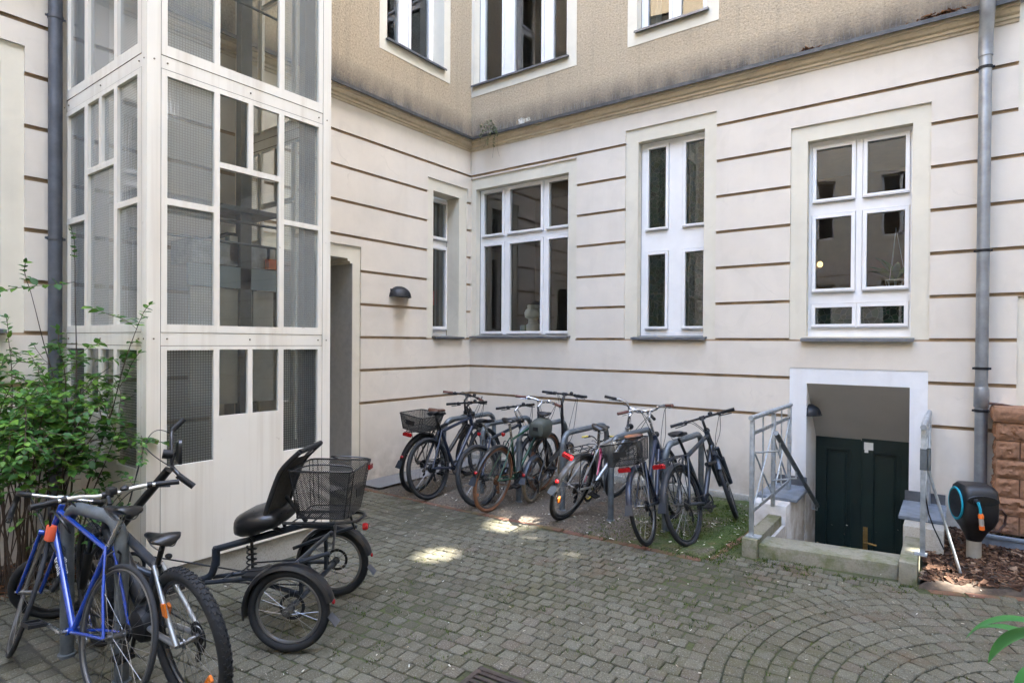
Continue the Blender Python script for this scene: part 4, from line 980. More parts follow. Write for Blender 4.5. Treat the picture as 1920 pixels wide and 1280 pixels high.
def bicycle(label, pos, hd, lean, sc=1.0, **k):
    g = dict(R=.345, rt=.023, L=1.06, bb=(.435, 0, .28), sx=.18, sz=.95, ht=(.80, 0, .87), hb=(.845, 0, .73), frame='navy', fork='black', tyre='rubber', rim='rim_alu',
             saddle='black_matt', bar='flat', barz=1.03, barx=.80, bw=.30, grip='black_matt', barmat='black_matt', steer=0.0, style='diamond', fender=None, rack=None, light=False, basket=None,
             reflector=None, post='alu', tube=.0205, susp=False, knob=False, spring=False, rimh=.012, crank='black_matt', back=.08, rise=.0, disc=False, stem='black_matt', cranka=.5, sw=.15, group='bicycles parked in the courtyard', bars=(), Rf=None, rimw=1.0, hubmat=None, extra=None, stays=None, fend=166)
    g.update(k); P = type('P', (), g)
    t = thing(k.get('name', 'bicycle'), label, 'bicycle', (pos[0], pos[1], 0.004), (-R_(lean), 0, R_(hd)), P.group, sc)
    rh = Vector((0, 0, P.R)); Rf = P.Rf or P.R; fh = Vector((P.L, 0, Rf)); bb, ht, hb = Vector(P.bb), Vector(P.ht), Vector(P.hb); sd = Vector((P.sx, 0, P.sz)); F = M[P.frame]
    d = (sd - bb); st = bb + d * .70 if P.style != 'low' else bb + d * .62
    ax = (ht - hb).normalized(); X = Matrix.Translation(hb) @ Matrix.Rotation(R_(P.steer), 4, ax) @ Matrix.Translation(-hb)
    # frame
    b = MB(); tr = P.tube
    if P.style == 'fold':
        b.tube([bb + Vector((-.02, 0, .08)), bb + (hb - bb) * .5 + Vector((0, 0, .02)), hb + Vector((-.01, 0, -.01))], [tr * 1.5, tr * 1.7, tr * 1.5], 12)
        b.tube([bb, bb + d * .45], tr * 1.1, 12)
    else:
        b.tube([bb, st], tr, 12); b.tube([bb, hb], tr * 1.18, 12)
        if P.style == 'low': b.tube(smooth([st * .62 + bb * .38, st * .45 + bb * .1 + ht * .45, ht], 2) if False else [bb + (st - bb) * .55, (bb + (st - bb) * .55) * .5 + ht * .5 + Vector((0, 0, -.02)), ht + (hb - ht) * .3], tr, 12)
        else: b.tube([st + d * -.03, ht + (hb - ht) * .25], tr * .95, 12)
    b.tube([ht + ax * .012, hb - ax * .012], tr * 1.2, 14)
    b.tube([bb + Vector((0, -.034, 0)), bb + Vector((0, .034, 0))], tr * 1.3, 14)
    sst = (bb + d * .42) if P.style == 'fold' else st
    S_ = F if P.stays is None else M[P.stays]; bs = b if P.stays is None else MB()
    for s in (-1, 1):
        bs.tube([bb + Vector((-.02, s * .022, 0)), bb * .5 + rh * .5 + Vector((.02, s * .045, 0)), rh + Vector((0, s * .06, 0))], tr * .62, 10)
        bs.tube([sst + Vector((-.005, s * .018, 0)), sst * .45 + rh * .55 + Vector((0, s * .048, 0)), rh + Vector((0, s * .062, 0))], tr * .52, 10)
    fo = b.build('frame', F, t)
    if P.stays is not None: bs.build('stays', S_, t)
    if P.extra: P.extra(fo, t, bb, hb, ht, st)
    b = MB(); b.tube([sst - d * .03, sd - Vector((0, 0, .045))], .0135, 12); b.tube([sst - d * .012, sst + d * .012], tr * 1.15, 12); b.build('seat_post', M[P.post], t)
    saddle(t, P.sx + .01, P.sz, M[P.saddle], w=P.sw, springs=P.spring)
    wheel(t, rh, P.R, P.rt, M[P.tyre], M[P.rim], None, 28, P.knob, P.reflector, P.hubmat and M[P.hubmat], P.rimh, P.disc, P.rimw)
    wheel(t, fh, Rf, P.rt, M[P.tyre], M[P.rim], X, 28, P.knob, P.reflector, None, P.rimh, P.disc, P.rimw)
    # fork
    b = MB(); b.xf = X; cr = hb - ax * .045; top = Vector((cr.x, 0, cr.z)); wd = .052 if P.rt < .025 else .066
    cr.z = max(cr.z, fh.z + Rf + .01) if cr.z > fh.z + Rf - .05 else cr.z
    b.tube([cr + Vector((0, -wd - .01, 0)), cr + Vector((0, wd + .01, 0))], .016, 10)
    b.tube([cr, hb], tr, 10)
    for s in (-1, 1):
        o = Vector((0, s * wd, 0))
        if P.susp:
            m = cr * .6 + fh * .4; b.tube([cr + o, m + o], .014, 10); b.tube([m + o + (cr - fh) * .12, fh + o], [.027, .021], 12)
        else: b.tube(smooth([cr + o, cr * .4 + fh * .6 + o + Vector((-.012, 0, 0)), fh + o], 2), [.0125] * 4 + [.010] * 4 + [.008] * (len(smooth([cr, fh, fh], 2)) - 8) if False else .0105, 10)
    if P.susp: b.tube(smooth([cr * .55 + fh * .45 + Vector((0, -wd, 0)), cr * .8 + fh * .2 + Vector((-.07, -wd * .5, .02)), cr * .8 + fh * .2 + Vector((-.07, wd * .5, .02)), cr * .55 + fh * .45 + Vector((0, wd, 0))], 2), .011, 8)
    b.build('fork', M[P.fork], t)
    # stem and bar
    bz = P.barz; bx = P.barx; b = MB(); b.xf = X
    c0 = ht + ax * .02; c1 = Vector((bx - .03, 0, bz - .02)) if P.style != 'fold' else Vector((ht.x - .03, 0, bz)); cl = Vector((bx + .035, 0, bz))
    if P.style == 'fold': cl = c1
    b.tube([c0 - ax * .02, c0 + ax * max(.02, (bz - c0.z) * .85 - .02), cl], .0135 if P.style != 'fold' else .017, 12); b.tube([cl + Vector((0, -.028, 0)), cl + Vector((0, .028, 0))], .02, 12)
    b.build('stem', M[P.stem], t)
    b = MB(); b.xf = X; w = P.bw; bk = P.back; ri = P.rise
    if P.bar == 'drop':
        hs = lambda s: smooth([cl, cl + Vector((0, s * .18, 0)), cl + Vector((.02, s * .205, .0)), cl + Vector((.10, s * .205, -.005)), cl + Vector((.12, s * .207, -.07)), cl + Vector((.07, s * .209, -.135)), cl + Vector((-.05, s * .21, -.14))], 2)
        L_, R__ = hs(1), hs(-1)
    else:
        hs = lambda s: smooth([cl, cl + Vector((.0, s * .06, 0)), cl + Vector((-.005 - bk * .1, s * w * .38, ri)), cl + Vector((-bk * .55, s * w * .7, ri)), cl + Vector((-bk, s * w, ri * .9))], 2)
        L_, R__ = hs(1), hs(-1)
    b.tube(list(reversed(R__)) + L_[1:], .0115, 10); hbar = b.build('handlebar', M[P.barmat], t)
    for Q in (L_, R__):
        b = MB(); b.xf = X
        if P.bar == 'drop': b.tube(Q[int(len(Q) * .2):], .0155, 10)
        else:
            e = Q[-1]; f_ = (Q[-1] - Q[-3]).normalized(); b.tube([e - f_ * .12, e - f_ * .11, e - f_ * .06, e + f_ * .006], [.0145, .0165, .0155, .0165], 10)
        b.build('grip', M[P.grip], hbar)
        if P.bar != 'drop':
            b = MB(); b.xf = X; e = Q[-1]; f_ = (Q[-1] - Q[-3]).normalized(); p0 = e - f_ * .15
            b.tube([p0 + Vector((0, 0, -.012)), p0 + Vector((.04, 0, -.022)), p0 + f_ * .05 + Vector((.055, 0, -.026)), p0 + f_ * .12 + Vector((.04, 0, -.03))], [.008, .007, .006, .005], 8)
            b.tube([p0 - f_ * .012, p0 + f_ * .015], .018, 10); b.build('brake_lever', M['black_matt'] if P.barmat != 'alu' else M['alu'], hbar)
        else:
            b = MB(); b.xf = X; s = 1 if Q[3].y > cl.y else -1
    b = MB()
    for (s, yy) in ((1, .22), (-1, .2)):
        p = X @ (cl + Vector((.03, s * P.bw * .55, -.005))); q = hb * .5 + ht * .5 + Vector((.03, s * .01, 0))
        b.tube(smooth([p, p + Vector((.07, -s * .02, .03)), q + Vector((.13, s * .06, .05)), q + Vector((.05, s * .03, -.05)), hb * .7 + bb * .3 + Vector((0, s * .022, .02))], 3), .0034, 5); b.tube(smooth([p, p + Vector((.10, -s * .05, -.02)), q + Vector((.10, -s * .03, -.08)), X @ (fh * .4 + hb * .6 + Vector((.02, s * .05, 0)))], 3), .0030, 5)
    b.build('cables', M['black_matt'], t)
    if P.bar != 'drop':
        b = MB(); b.xf = X; p = ht + ax * .03 + Vector((.075, 0, -.02)); b.lathe(p, (1, 0, -.1), [(.016, -.035), (.03, -.02), (.032, .012), (.026, .02)], 14); b.tube([p, ht + ax * .01], .008, 6); b.build('headlight', M['black_matt'], t)
        b = MB(); b.xf = X; p = cl + Vector((-.005, -.085, .024)); b.lathe(p, (0, 0, 1), [(.022, -.012), (.024, 0), (.014, .012), (.004, .016)], 12); b.build('bell', M['black_matt'] if P.barmat != 'alu' else M['alu'], hbar)
    # drivetrain
    b = MB(); b.ring(bb + Vector((0, -.045, 0)), (0, 1, 0), .078, .012, 36, 4, rx=.002); b.tube([bb + Vector((0, -.06, 0)), bb + Vector((0, .06, 0))], .012, 10)
    for i in range(5): a = 2 * pi * i / 5; b.tube([bb + Vector((0, -.046, 0)), bb + Vector((cos(a) * .075, -.046, sin(a) * .075))], .006, 6)
    for s in (-1, 1):
        e = Vector((cos(P.cranka) * .168, 0, sin(P.cranka) * .168)) * s; b.tube([bb + Vector((0, s * .058, 0)), bb + e + Vector((0, s * .072, 0))], [.013, .010], 8)
    cr_ = b.build('crankset', M[P.crank], t)
    for s in (-1, 1):
        e = bb + Vector((cos(P.cranka) * .168, 0, sin(P.cranka) * .168)) * s + Vector((0, s * .115, 0)); b = MB()
        b.box(e.x - .045, e.x + .045, e.y - .042, e.y - .034, e.z - .01, e.z + .01).box(e.x - .045, e.x + .045, e.y + .034, e.y + .042, e.z - .01, e.z + .01).box(e.x - .047, e.x - .037, e.y - .034, e.y + .034, e.z - .009, e.z + .009).box(e.x + .037, e.x + .047, e.y - .034, e.y + .034, e.z - .009, e.z + .009).tube([e - Vector((0, .04, 0)), e + Vector((0, .04, 0))], .009, 8)
        b.build('pedal', M['black_matt'], cr_)
    b = MB(); y = -.047; pts = [bb + Vector((cos(a) * .08, y, sin(a) * .08)) for a in [pi * .5 - pi * i / 10 for i in range(11)]] + [rh + Vector((cos(a) * .04, y, sin(a) * .04)) for a in [-pi * .5 - pi * i / 10 for i in range(11)]]
    b.tube(pts, .0045, 5, closed=True); b.build('chain', M['rust'] if P.frame == 'green' else M['black_matt'], t)
    b = MB(); 
    for i in range(6): b.ring(rh + Vector((0, -.036 - i * .0035, 0)), (0, 1, 0), .046 - i * .005, .006, 22, 4, rx=.001)
    b.tube([rh + Vector((0, -.06, -.02)), rh + Vector((.02, -.06, -.06)), rh + Vector((.035, -.055, -.13))], .008, 6); b.tube([rh + Vector((.0, -.052, -.075)), rh + Vector((.0, -.06, -.075))], .02, 10); b.tube([rh + Vector((.035, -.045, -.13)), rh + Vector((.035, -.056, -.13))], .02, 10)
    b.build('derailleur', M['rust'] if P.frame == 'green' else M['black_matt'], t)
    # rim brakes
    if not P.disc:
        b = MB()
        for s in (-1, 1): b.tube([rh + Vector((.10, s * .03, P.R - .03)) if False else rh + Vector((P.R * .42, s * .03, P.R * .80)), rh + Vector((P.R * .46, s * .032, P.R * 1.06)), rh + Vector((P.R * .44, s * .008, P.R * 1.12))], .006, 6)
        b.build('rear_brake', M['black_matt'], t)
    if P.fender:
        for (c, RR, a0, a1, xf) in ((rh, P.R, R_(12), R_(P.fend), None), (fh, Rf, R_(5 if P.style != 'fold' else 40), R_(150), X)):
            b = MB(); b.xf = xf; n = 26; secs = []
            for i in range(n + 1):
                a = a0 + (a1 - a0) * i / n; r_ = RR + .012; hw = P.rt + .010; sec = []
                for (yy, dr) in ((-1, -.012), (-.7, .004), (0, .010), (.7, .004), (1, -.012), (.7, .001), (0, .007), (-.7, .001)):
                    sec.append((c.x + cos(a) * (r_ + dr), yy * hw, c.z + sin(a) * (r_ + dr)))
                secs.append(sec)
            b.loft(secs); fd = b.build('mudguard', M[P.fender], t)
            b = MB(); b.xf = xf; e = a1 - .25
            for s in (-1, 1): b.tube([c + Vector((0, s * .06, 0)), c + Vector((cos(e) * (RR + .01), s * (P.rt + .008), sin(e) * (RR + .01)))], .0025, 5)
            b.build('mudguard_stay', M['spoke'], fd)
            if xf is None:
                b = MB(); a = a1; b.prism([(c.x + cos(a) * (RR + .02), -.03, c.z + sin(a) * (RR + .02)), (c.x + cos(a) * (RR + .02), .03, c.z + sin(a) * (RR + .02)), (c.x + cos(a + .22) * (RR + .045), .038, c.z + sin(a + .22) * (RR + .04)), (c.x + cos(a + .22) * (RR + .045), -.038, c.z + sin(a + .22) * (RR + .04))], (-.004, 0, .002)); b.build('mud_flap', M['anthra'], fd)
                if P.rack and P.rack != 'black': continue
                b = MB(); a = a1 - .12; p = Vector((c.x + cos(a) * (RR + .026), 0, c.z + sin(a) * (RR + .026))); b.lathe(p, (cos(a), 0, sin(a)), [(.018, -.012), (.018, .004), (.011, .010)], 14); b.build('tail_light', M['red'], fd)
    if P.rack:
        zt = P.R * 2 + .065; b = MB()
        b.tube(smooth([(.16, -.05, zt), (-.26, -.06, zt), (-.30, 0, zt), (-.26, .06, zt), (.16, .05, zt)], 2), .0055, 6)
        for x in (.10, -.02, -.14): b.tube([(x, -.055, zt), (x, .055, zt)], .004, 6)
        b.tube([(.15, 0, zt), (-.28, 0, zt)], .0045, 6)
        for s in (-1, 1):
            b.tube([(.05, s * .055, zt), (.0, s * .072, P.R + .01)], .005, 6); b.tube([(-.16, s * .058, zt), (.0, s * .074, P.R + .01)], .005, 6); b.tube([(.16, s * .05, zt), sst + Vector((0, s * .02, .0))], .004, 6)
        ro = b.build('luggage_rack', M[P.rack], t)
        b = MB(); b.loft([[(-.285, y, zt - .055 + z) for (y, z) in ((-.055, .0), (.055, 0), (.06, .03), (.045, .045), (-.045, .045), (-.06, .03))], [(-.315, y, zt - .05 + z) for (y, z) in ((-.045, .0), (.045, 0), (.05, .025), (.038, .036), (-.038, .036), (-.05, .025))]]); b.build('tail_light', M['red'], ro)
        if P.basket:
            o = basket(t, P.basket, zt + .008)
    if P.light:
        b = MB(); b.lathe(Vector((P.sx - .10, 0, P.sz - .14)), (-1, 0, 0), [(.02, -.01), (.022, .006), (.012, .014)], 12); b.build('tail_light', M['red'], t)
    return t
def basket(root, q, z0):
    """q = (x0,x1,halfwidth,height,flare,mat)"""
    x0, x1, hw, h, fl, mt = q
    def rect(x0, x1, w, z, n=6, r=.04):
        pts = []
        for (cx, cy, a0) in ((x1 - r, w - r, 0), (x0 + r, w - r, pi / 2), (x0 + r, -w + r, pi), (x1 - r, -w + r, 1.5 * pi)):
            for i in range(n + 1): a = a0 + pi / 2 * i / n; pts.append((cx + r * cos(a), cy + r * sin(a), z))
        return pts
    A = rect(x0 + fl, x1 - fl * .6, hw - fl, z0); B = rect(x0, x1, hw, z0 + h)
    b = MB(); b.tube(B, .006, 6, closed=True); b.tube(A, .004, 6, closed=True)
    for i in range(0, len(A), 3): b.tube([A[i], B[i]], .0028, 5)
    o = b.build('basket', M['black'], root)
    b = MB(); b.loft([A, B], cap=False); b.add(A, [tuple(range(len(A)))]); b.build('wire_mesh', M[mt], o, fix=False, smooth=False)
    b = MB(); m = (z0 * .62 + (z0 + h) * .38); b.box(x0 + fl * .35, x0 + fl * .35 + .004, -.06, .06, m, m + .05); b.build('name_plate', M['black_matt'], o)
    return o
GRP = None
RK = 'bicycles locked to the hoops along the rear wall'
bicycle('black city bicycle with wire rear basket and brown saddle at the wall corner', (.85, -1.93), 96, -8, 1.0, frame='black', saddle='leather', grip='grip_brown', fender='black', rack='black', basket=(-.28, .14, .17, .17, .035, 'mesh_fine'), bar='flat', barz=1.08, back=.14, bw=.30, group=RK, tyre='rubber', post='black', rimh=.01)
bicycle('black trekking bicycle with black saddle beside the basket bicycle', (1.20, -2.06), 92, 6, .985, frame='navy', tyre='rubber_grey', rt=.022, rim='black', barz=1.02, post='black', group=RK, reflector=None, bw=.31, cranka=2.6)
bicycle('grey bicycle with silver rims and dark saddle, left of the tan-tyred one', (1.83, -1.94), 86, 9, .95, frame='anthra', tyre='rubber_grey', rt=.026, rim='rim_alu', reflector=(-1.9,), light=True, stem='alu', barz=1.06, sz=.94, group=RK, post='alu', cranka=1.0, stays='navy')
def green_extra(fo, t, bb, hb, ht, st): pass
bicycle('dark green bicycle with tan tyres and brown grips', (2.01, -2.03), 94, -8, .99, frame='green', tyre='tan', rim='rim_alu', rt=.020, fender='black', grip='grip_brown', barmat='alu', stem='alu', barz=1.10, back=.12, rise=.015, bw=.29, saddle='vinyl', group=RK, light=True, tube=.0145, bar='flat', ht=(.79, 0, .90), hb=(.83, 0, .76), cranka=.2)
def bag(fo, t, bb, hb, ht, st):
    b = MB(); secs = []
    for (u, w, h) in ((-.20, .05, .05), (-.19, .085, .085), (-.10, .10, .11), (0, .095, .115), (.08, .08, .10), (.14, .05, .06)):
        secs.append([(.17 + u, w * math.copysign(abs(cos(a)) ** .7, cos(a)), .80 + h * math.copysign(abs(sin(a)) ** .7, sin(a))) for a in [2 * pi * i / 18 for i in range(18)]])
    b.loft(secs); o = b.build('saddle_bag', M['bag'], t, ang=60)
    b = MB(); b.box(-.037, -.031, -.03, .03, .79, .83); b.build('bag_clip', M['black_matt'], o)
bicycle('folding bicycle with tall handlebar post and olive grey saddle bag', (2.15, -1.47), 100, -4, 1.0, R=.25, rt=.02, L=.99, bb=(.40, 0, .285), sx=.19, sz=.955, ht=(.80, 0, .62), hb=(.83, 0, .50), barz=1.13, barx=.76, bw=.28, back=.02, style='fold', frame='black', tyre='tan_grey', fender='anthra', rim='rim_alu', group=RK, extra=bag, name='folding_bicycle', tube=.018, post='black', cranka=-.4)
bicycle('small pink child bicycle tucked between the hoops behind the adult ones', (2.63, -1.05), 100, 4, .60, frame='pink', tyre='rubber', barz=.98, saddle='pink', grip='yellow', bw=.34, group=RK, name='child_bicycle', rim='yellow', sz=.82, style='low', rise=.1)
bicycle('silver bicycle with rear rack and big red reflector leaning right on its hoop', (2.75, -1.80), 89, -19, 1.02, frame='silver', fork='silver', tyre='rubber', rt=.024, fender='black', rack='black', reflector=(-2.7,), stays='silver', barmat='alu', stem='alu', barz=1.07, back=.16, rise=.05, bw=.29, group=RK, tube=.019, saddle='vinyl', post='alu', cranka=.1)
bicycle('silver city bicycle with brown sprung saddle, side basket and chrome handlebar', (3.75, -1.985), 98, 12, .97, frame='navy', fork='navy', tyre='rubber', rim='rim_alu', rt=.018, fender='navy', rack='silver', basket=(-.34, .05, .17, .19, .03, 'mesh'), saddle='leather', sw=.19, spring=True, barmat='alu', stem='alu', grip='grip_brown', barz=1.13, back=.2, rise=.03, bw=.28, style='low', group=RK, post='alu', hubmat='alu', cranka=1.9)
def ulock(fo, t, bb, hb, ht, st):
    b = MB(); b.tube(smooth([(.62, -.03, .62), (.60, -.03, .82), (.68, -.03, .87), (.74, -.03, .80), (.745, -.03, .62)], 3), .0075, 8); o = b.build('bow_lock', M['black'], t)
    b = MB(); b.tube([(.58, -.03, .61), (.79, -.03, .60)], .02, 10); b.build('lock_bar', M['black_matt'], o)
bicycle('dark anthracite trekking bicycle with suspension fork, rightmost next to the stair railing', (4.04, -1.785), 86, 13, 1.0, frame='anthra', fork='anthra', tyre='rubber_grey', rim='black', rt=.021, fender='anthra', rack='anthra', susp=True, barz=1.04, bw=.31, back=.05, group=RK, tube=.021, extra=ulock, post='black', L=1.09, cranka=0.05, steer=22, hb=(.85, 0, .76), ht=(.805, 0, .90))
FG = 'bicycles at the front hoop'
def lettering(fo, t, bb, hb, ht, st):
    for side in (1, -1):
        c = bpy.data.curves.new('lettering', 'FONT'); c.body = 'trolla'; c.size = .05; c.extrude = .0005; c.align_x = 'CENTER'; c.align_y = 'CENTER'
        o = bpy.data.objects.new('tmp', c); COL.objects.link(o); dg = bpy.context.evaluated_depsgraph_get(); me = bpy.data.meshes.new_from_object(o.evaluated_get(dg)); bpy.data.objects.remove(o)
        me.materials.clear(); me.materials.append(M['white']); q = bpy.data.objects.new('lettering', me); COL.objects.link(q); q.parent = t
        u = (hb - bb).normalized() * (1 if side < 0 else -1); n = Vector((0, side, 0)); v = n.cross(u); c0 = bb + (hb - bb) * .6 + n * .0205
        q.matrix_local = Matrix(((u.x, v.x, n.x, c0.x), (u.y, v.y, n.y, c0.y), (u.z, v.z, n.z, c0.z), (0, 0, 0, 1)))
    b = MB(); p = ht + (hb - ht) * 1.0 + Vector((-.04, .03, -.03)); b.box(p.x - .03, p.x + .03, p.y - .018, p.y + .018, p.z - .045, p.z + .045); b.build('lock_cover', M['orange_red'], t, bevel=.01)
    b = MB(); b.tube(smooth([p, p + Vector((-.05, .05, .15)), p + Vector((-.2, .06, .12)), p + Vector((-.25, 0, .02)), p + Vector((-.08, -.03, .06))], 3), .006, 6); b.build('cable_lock', M['black'], t)
bicycle('blue racing bicycle with drop handlebar and silver cranks leaning on the front hoop', (2.64, -5.735), -174, -10, .97, R=.34, rt=.0125, L=.99, bb=(.41, 0, .27), sx=.14, sz=.93, ht=(.785, 0, .86), hb=(.825, 0, .74), frame='blue', fork='blue', tyre='rubber_grey', rim='rim_alu', bar='drop', barmat='alu', barz=.89, barx=.83, steer=-22, stem='alu', crank='alu', group=FG, rimh=.009, saddle='vinyl', sw=.14, extra=lettering, tube=.0145, cranka=.1, name='racing_bicycle')
def emtb(fo, t, bb, hb, ht, st):
    b = MB(); b.lathe(bb + Vector((0, -.075, .0)), (0, 1, 0), [(.05, 0), (.085, .02), (.095, .05), (.095, .10), (.085, .13), (.05, .15)], 20); b.build('motor', M['black_matt'], t)
    u = (hb - bb).normalized(); b = MB(); p0, p1 = bb + u * .08 + Vector((-.02, 0, .055)), bb + u * .42 + Vector((-.02, 0, .055)); b.tube([p0, p0 + u * .02, p1 - u * .02, p1], [.028, .036, .036, .028], 14); b.build('battery', M['anth_pl'], t)
    b = MB(); b.box(.73, .80, -.02, .02, .99, 1.03); b.build('display', M['black_matt'], t, bevel=.006)
    b = MB(); b.lathe((.16, 0, .765), (-1, 0, .1), [(.010, 0), (.014, .015), (.014, .03), (.008, .035)], 12); b.build('tail_light', M['black_matt'], t)
    for s in (1,): 
        b = MB(); b.prism([(.05, .068, .50), (.09, .068, .50), (.10, .068, .56), (.06, .068, .57)], (0, .008, 0)); b.build('side_reflector', M['orange'], t)
bicycle('grey electric mountain bicycle with fat knobbly tyres and pale handlebar', (2.985, -5.475), 181, 5, .94, R=.365, rt=.031, L=1.17, bb=(.45, 0, .33), sx=.20, sz=.85, post='black', ht=(.84, 0, .86), hb=(.885, 0, .77), frame='anthra', fork='black', stays='silver', tyre='rubber', rim='black', susp=True, knob=True, barmat='champ', barz=.97, barx=.82, bw=.355, back=.06, rise=.02, steer=-8, group=FG, disc=True, reflector=(.5, 3.9), extra=emtb, tube=.024, saddle='vinyl', cranka=-1.2, name='mountain_bicycle', rimh=.016)

# adult tricycle
def tricycle():
    mid = Vector((2.68, -4.576)); hd = math.atan2(-.55, -.835)
    t = thing('tricycle', 'black adult tricycle with padded seat, fabric backrest and rear wire basket', 'tricycle', (mid.x, mid.y, .003), (0, 0, hd), FG)
    F = M['anthra']; R = .235
    for s in (1, -1):
        wheel(t, (.03, s * .37, R), R, .024, M['rubber'], M['rim_alu'], None, 20, False, None, None, .012, True)
        b = MB(); n = 24; secs = []
        for i in range(n + 1):
            a = R_(-12) + R_(178) * i / n; r = R + .022
            secs.append([(.03 + cos(a) * (r + dr), s * .37 + yy * .042, R + sin(a) * (r + dr)) for (yy, dr) in ((-1, -.018), (-.75, .002), (0, .010), (.75, .002), (1, -.018), (.75, -.002), (0, .006), (-.75, -.002))])
        b.loft(secs); fd = b.build('mudguard', M['black'], t)
        b = MB(); b.prism([(-.205, s * .37 - .035, .215), (-.205, s * .37 + .035, .215), (-.25, s * .37 + .04, .165), (-.25, s * .37 - .04, .165)], (.0, 0, .004)); b.build('mud_flap', M['zinc_dark'], fd)
        b = MB(); b.lathe((-.222, s * .37, .29), (-1, 0, .2), [(.014, 0), (.014, .008), (.008, .012)], 12); b.build('tail_light', M['red'], fd)
    b = MB(); b.tube([(.03, -.34, R), (.03, .34, R)], .017, 12); b.tube([(.03, -.2, R), (.03, -.2, .46)], .013, 8); b.tube([(.03, .2, R), (.03, .2, .46)], .013, 8); b.tube([(.03, -.30, .46), (.03, .30, .46)], .014, 10); b.tube([(-.16, -.25, .52), (.03, -.25, .46), (.25, -.2, .38)], .012, 8); b.tube([(-.16, .25, .52), (.03, .25, .46), (.25, .2, .38)], .012, 8)
    for s in (-1, 1): b.tube([(.03, s * .25, .28), (.26, s * .18, .30), (.42, s * .06, .28), (.70, s * .045, .24)], .014, 10)
    for x in (.48, .58): b.tube([(x, -.06, .265), (x, .06, .265)], .01, 8)
    b.build('axle_frame', F, t)
    b = MB(); b.tube([(-.10, 0, .60), (.10, 0, .60), (.66, 0, .435)], .021, 12); b.tube(smooth([(.655, 0, .45), (.665, 0, .33), (.70, 0, .245), (.85, 0, .225), (1.15, 0, .27), (1.33, 0, .42)], 2), .023, 12); b.tube([(.66, 0, .44), (.66, 0, .33)], .024, 12); b.build('main_frame', F, t)
    b = MB(); b.tube([(.43, 0, .50), (.42, 0, .26)], .010, 8); b.tube([(.43 + .028 * cos(k), .028 * sin(k), .46 - k * .0052) for k in [j * .5 for j in range(62)]], .0055, 5); b.build('shock_absorber', M['black_matt'], t)
    # padded seat
    secs = []
    for (x, w, zt, zb) in ((.505, .06, .635, .565), (.485, .12, .67, .545), (.43, .17, .70, .545), (.36, .20, .722, .56), (.29, .21, .728, .59), (.22, .20, .722, .615), (.195, .16, .70, .64)):
        sec = []
        for i in range(18):
            a = 2 * pi * i / 18; c, s = cos(a), sin(a); zm = (zt + zb) / 2; sec.append((x, math.copysign(abs(c) ** .6, c) * w, zm + math.copysign(abs(s) ** .7, s) * (zt - zb) / 2))
        secs.append(sec)
    b = MB(); b.loft(secs); b.build('seat', M['vinyl'], t, ang=60)
    for s in (-1, 1):
        for (p, q) in (((.42, s * .07, .58), (.40, s * .02, .50)), ((.28, s * .09, .62), (.22, s * .02, .565))): b = MB(); b.tube([p, q], .012, 8); b.build('seat_bracket', M['black'], t)
    br = [(.28, .64), (.25, .76), (.19, .93), (.16, .985), (.10, 1.045), (.055, 1.085)]
    b = MB()
    for s in (-1, 1): b.tube(smooth([(x, s * .165, z) for (x, z) in br], 2), .016, 10)
    b.tube([(.275, -.165, .66), (.275, .165, .66)], .012, 8); b.tube([(.055, -.165, 1.085), (.055, .165, 1.085)], .016, 10)
    b.tube([(.08, 0, .62), (.23, 0, .80)], .013, 8); fr = b.build('backrest', M['black_matt'], t)
    b = MB(); P = smooth([(x, 0, z) for (x, z) in br[:-1]], 2); n = 8; vs = []
    for p in P:
        for j in range(n + 1): y = -.155 + .31 * j / n; vs.append((p.x - .035 * (1 - (y / .155) ** 2), y, p.z))
    b.add(vs, [(i * (n + 1) + j, i * (n + 1) + j + 1, (i + 1) * (n + 1) + j + 1, (i + 1) * (n + 1) + j) for i in range(len(P) - 1) for j in range(n)]); b.build('backrest_fabric', M['fabric'], fr, fix=False)
    # rear rack and basket
    b = MB(); b.tube(smooth([(.18, -.12, .645), (-.24, -.13, .655), (-.29, 0, .655), (-.24, .13, .655), (.18, .12, .645)], 2), .009, 8)
    for x in (.12, 0, -.12): b.tube([(x, -.125, .65), (x, .125, .65)], .006, 6)
    for s in (-1, 1): b.tube([(.10, s * .12, .645), (.10, s * .03, .61)], .008, 6); b.tube([(-.15, s * .125, .65), (-.16, s * .2, .52)], .008, 6)
    b.build('luggage_rack', M['black'], t)
    o = basket(t, (-.275, .125, .195, .29, .05, 'mesh'), .685)
    b = MB()
    for s in (-1, 1): b.tube(smooth([(.08 if s > 0 else -.05, s * .19, .98), (.0, s * .14, 1.01), (-.25, s * .13, 1.0), (-.27, s * .185, .98)], 2), .005, 6)
    b.build('basket_handle', M['black'], o)
    b = MB(); b.box(-.285, -.272, -.185, -.12, .925, .955); b.build('basket_reflector', M['red'], o)
    b = MB(); b.lathe((-.30, 0, .60), (-1, 0, .1), [(.022, -.02), (.024, .0), (.014, .012)], 14); b.build('tail_light', M['red'], t)
    # lower tray
    b = MB(); b.box(.06, .36, .12, .26, .36, .375); b.tube([(.06, .12, .43), (.36, .12, .40), (.36, .26, .40), (.06, .26, .43)], .005, 6, closed=True); b.build('tray', M['black_matt'], t)
    # front: fork, wheel, steering column, handlebar
    X = Matrix.Translation((1.36, 0, .4)) @ Matrix.Rotation(R_(33), 4, Vector((-.5, 0, .85)).normalized()) @ Matrix.Translation((-1.36, 0, -.4))
    wheel(t, (1.66, 0, .235), .235, .024, M['rubber'], M['black'], X, 20, False, None, None, .012, True)
    b = MB(); b.xf = X
    for s in (-1, 1): b.tube(smooth([(1.40, s * .05, .46), (1.50, s * .06, .50), (1.66, s * .062, .235)], 2), .013, 8)
    b.tube([(1.40, -.06, .46), (1.40, .06, .46)], .016, 8); b.build('fork', F, t)
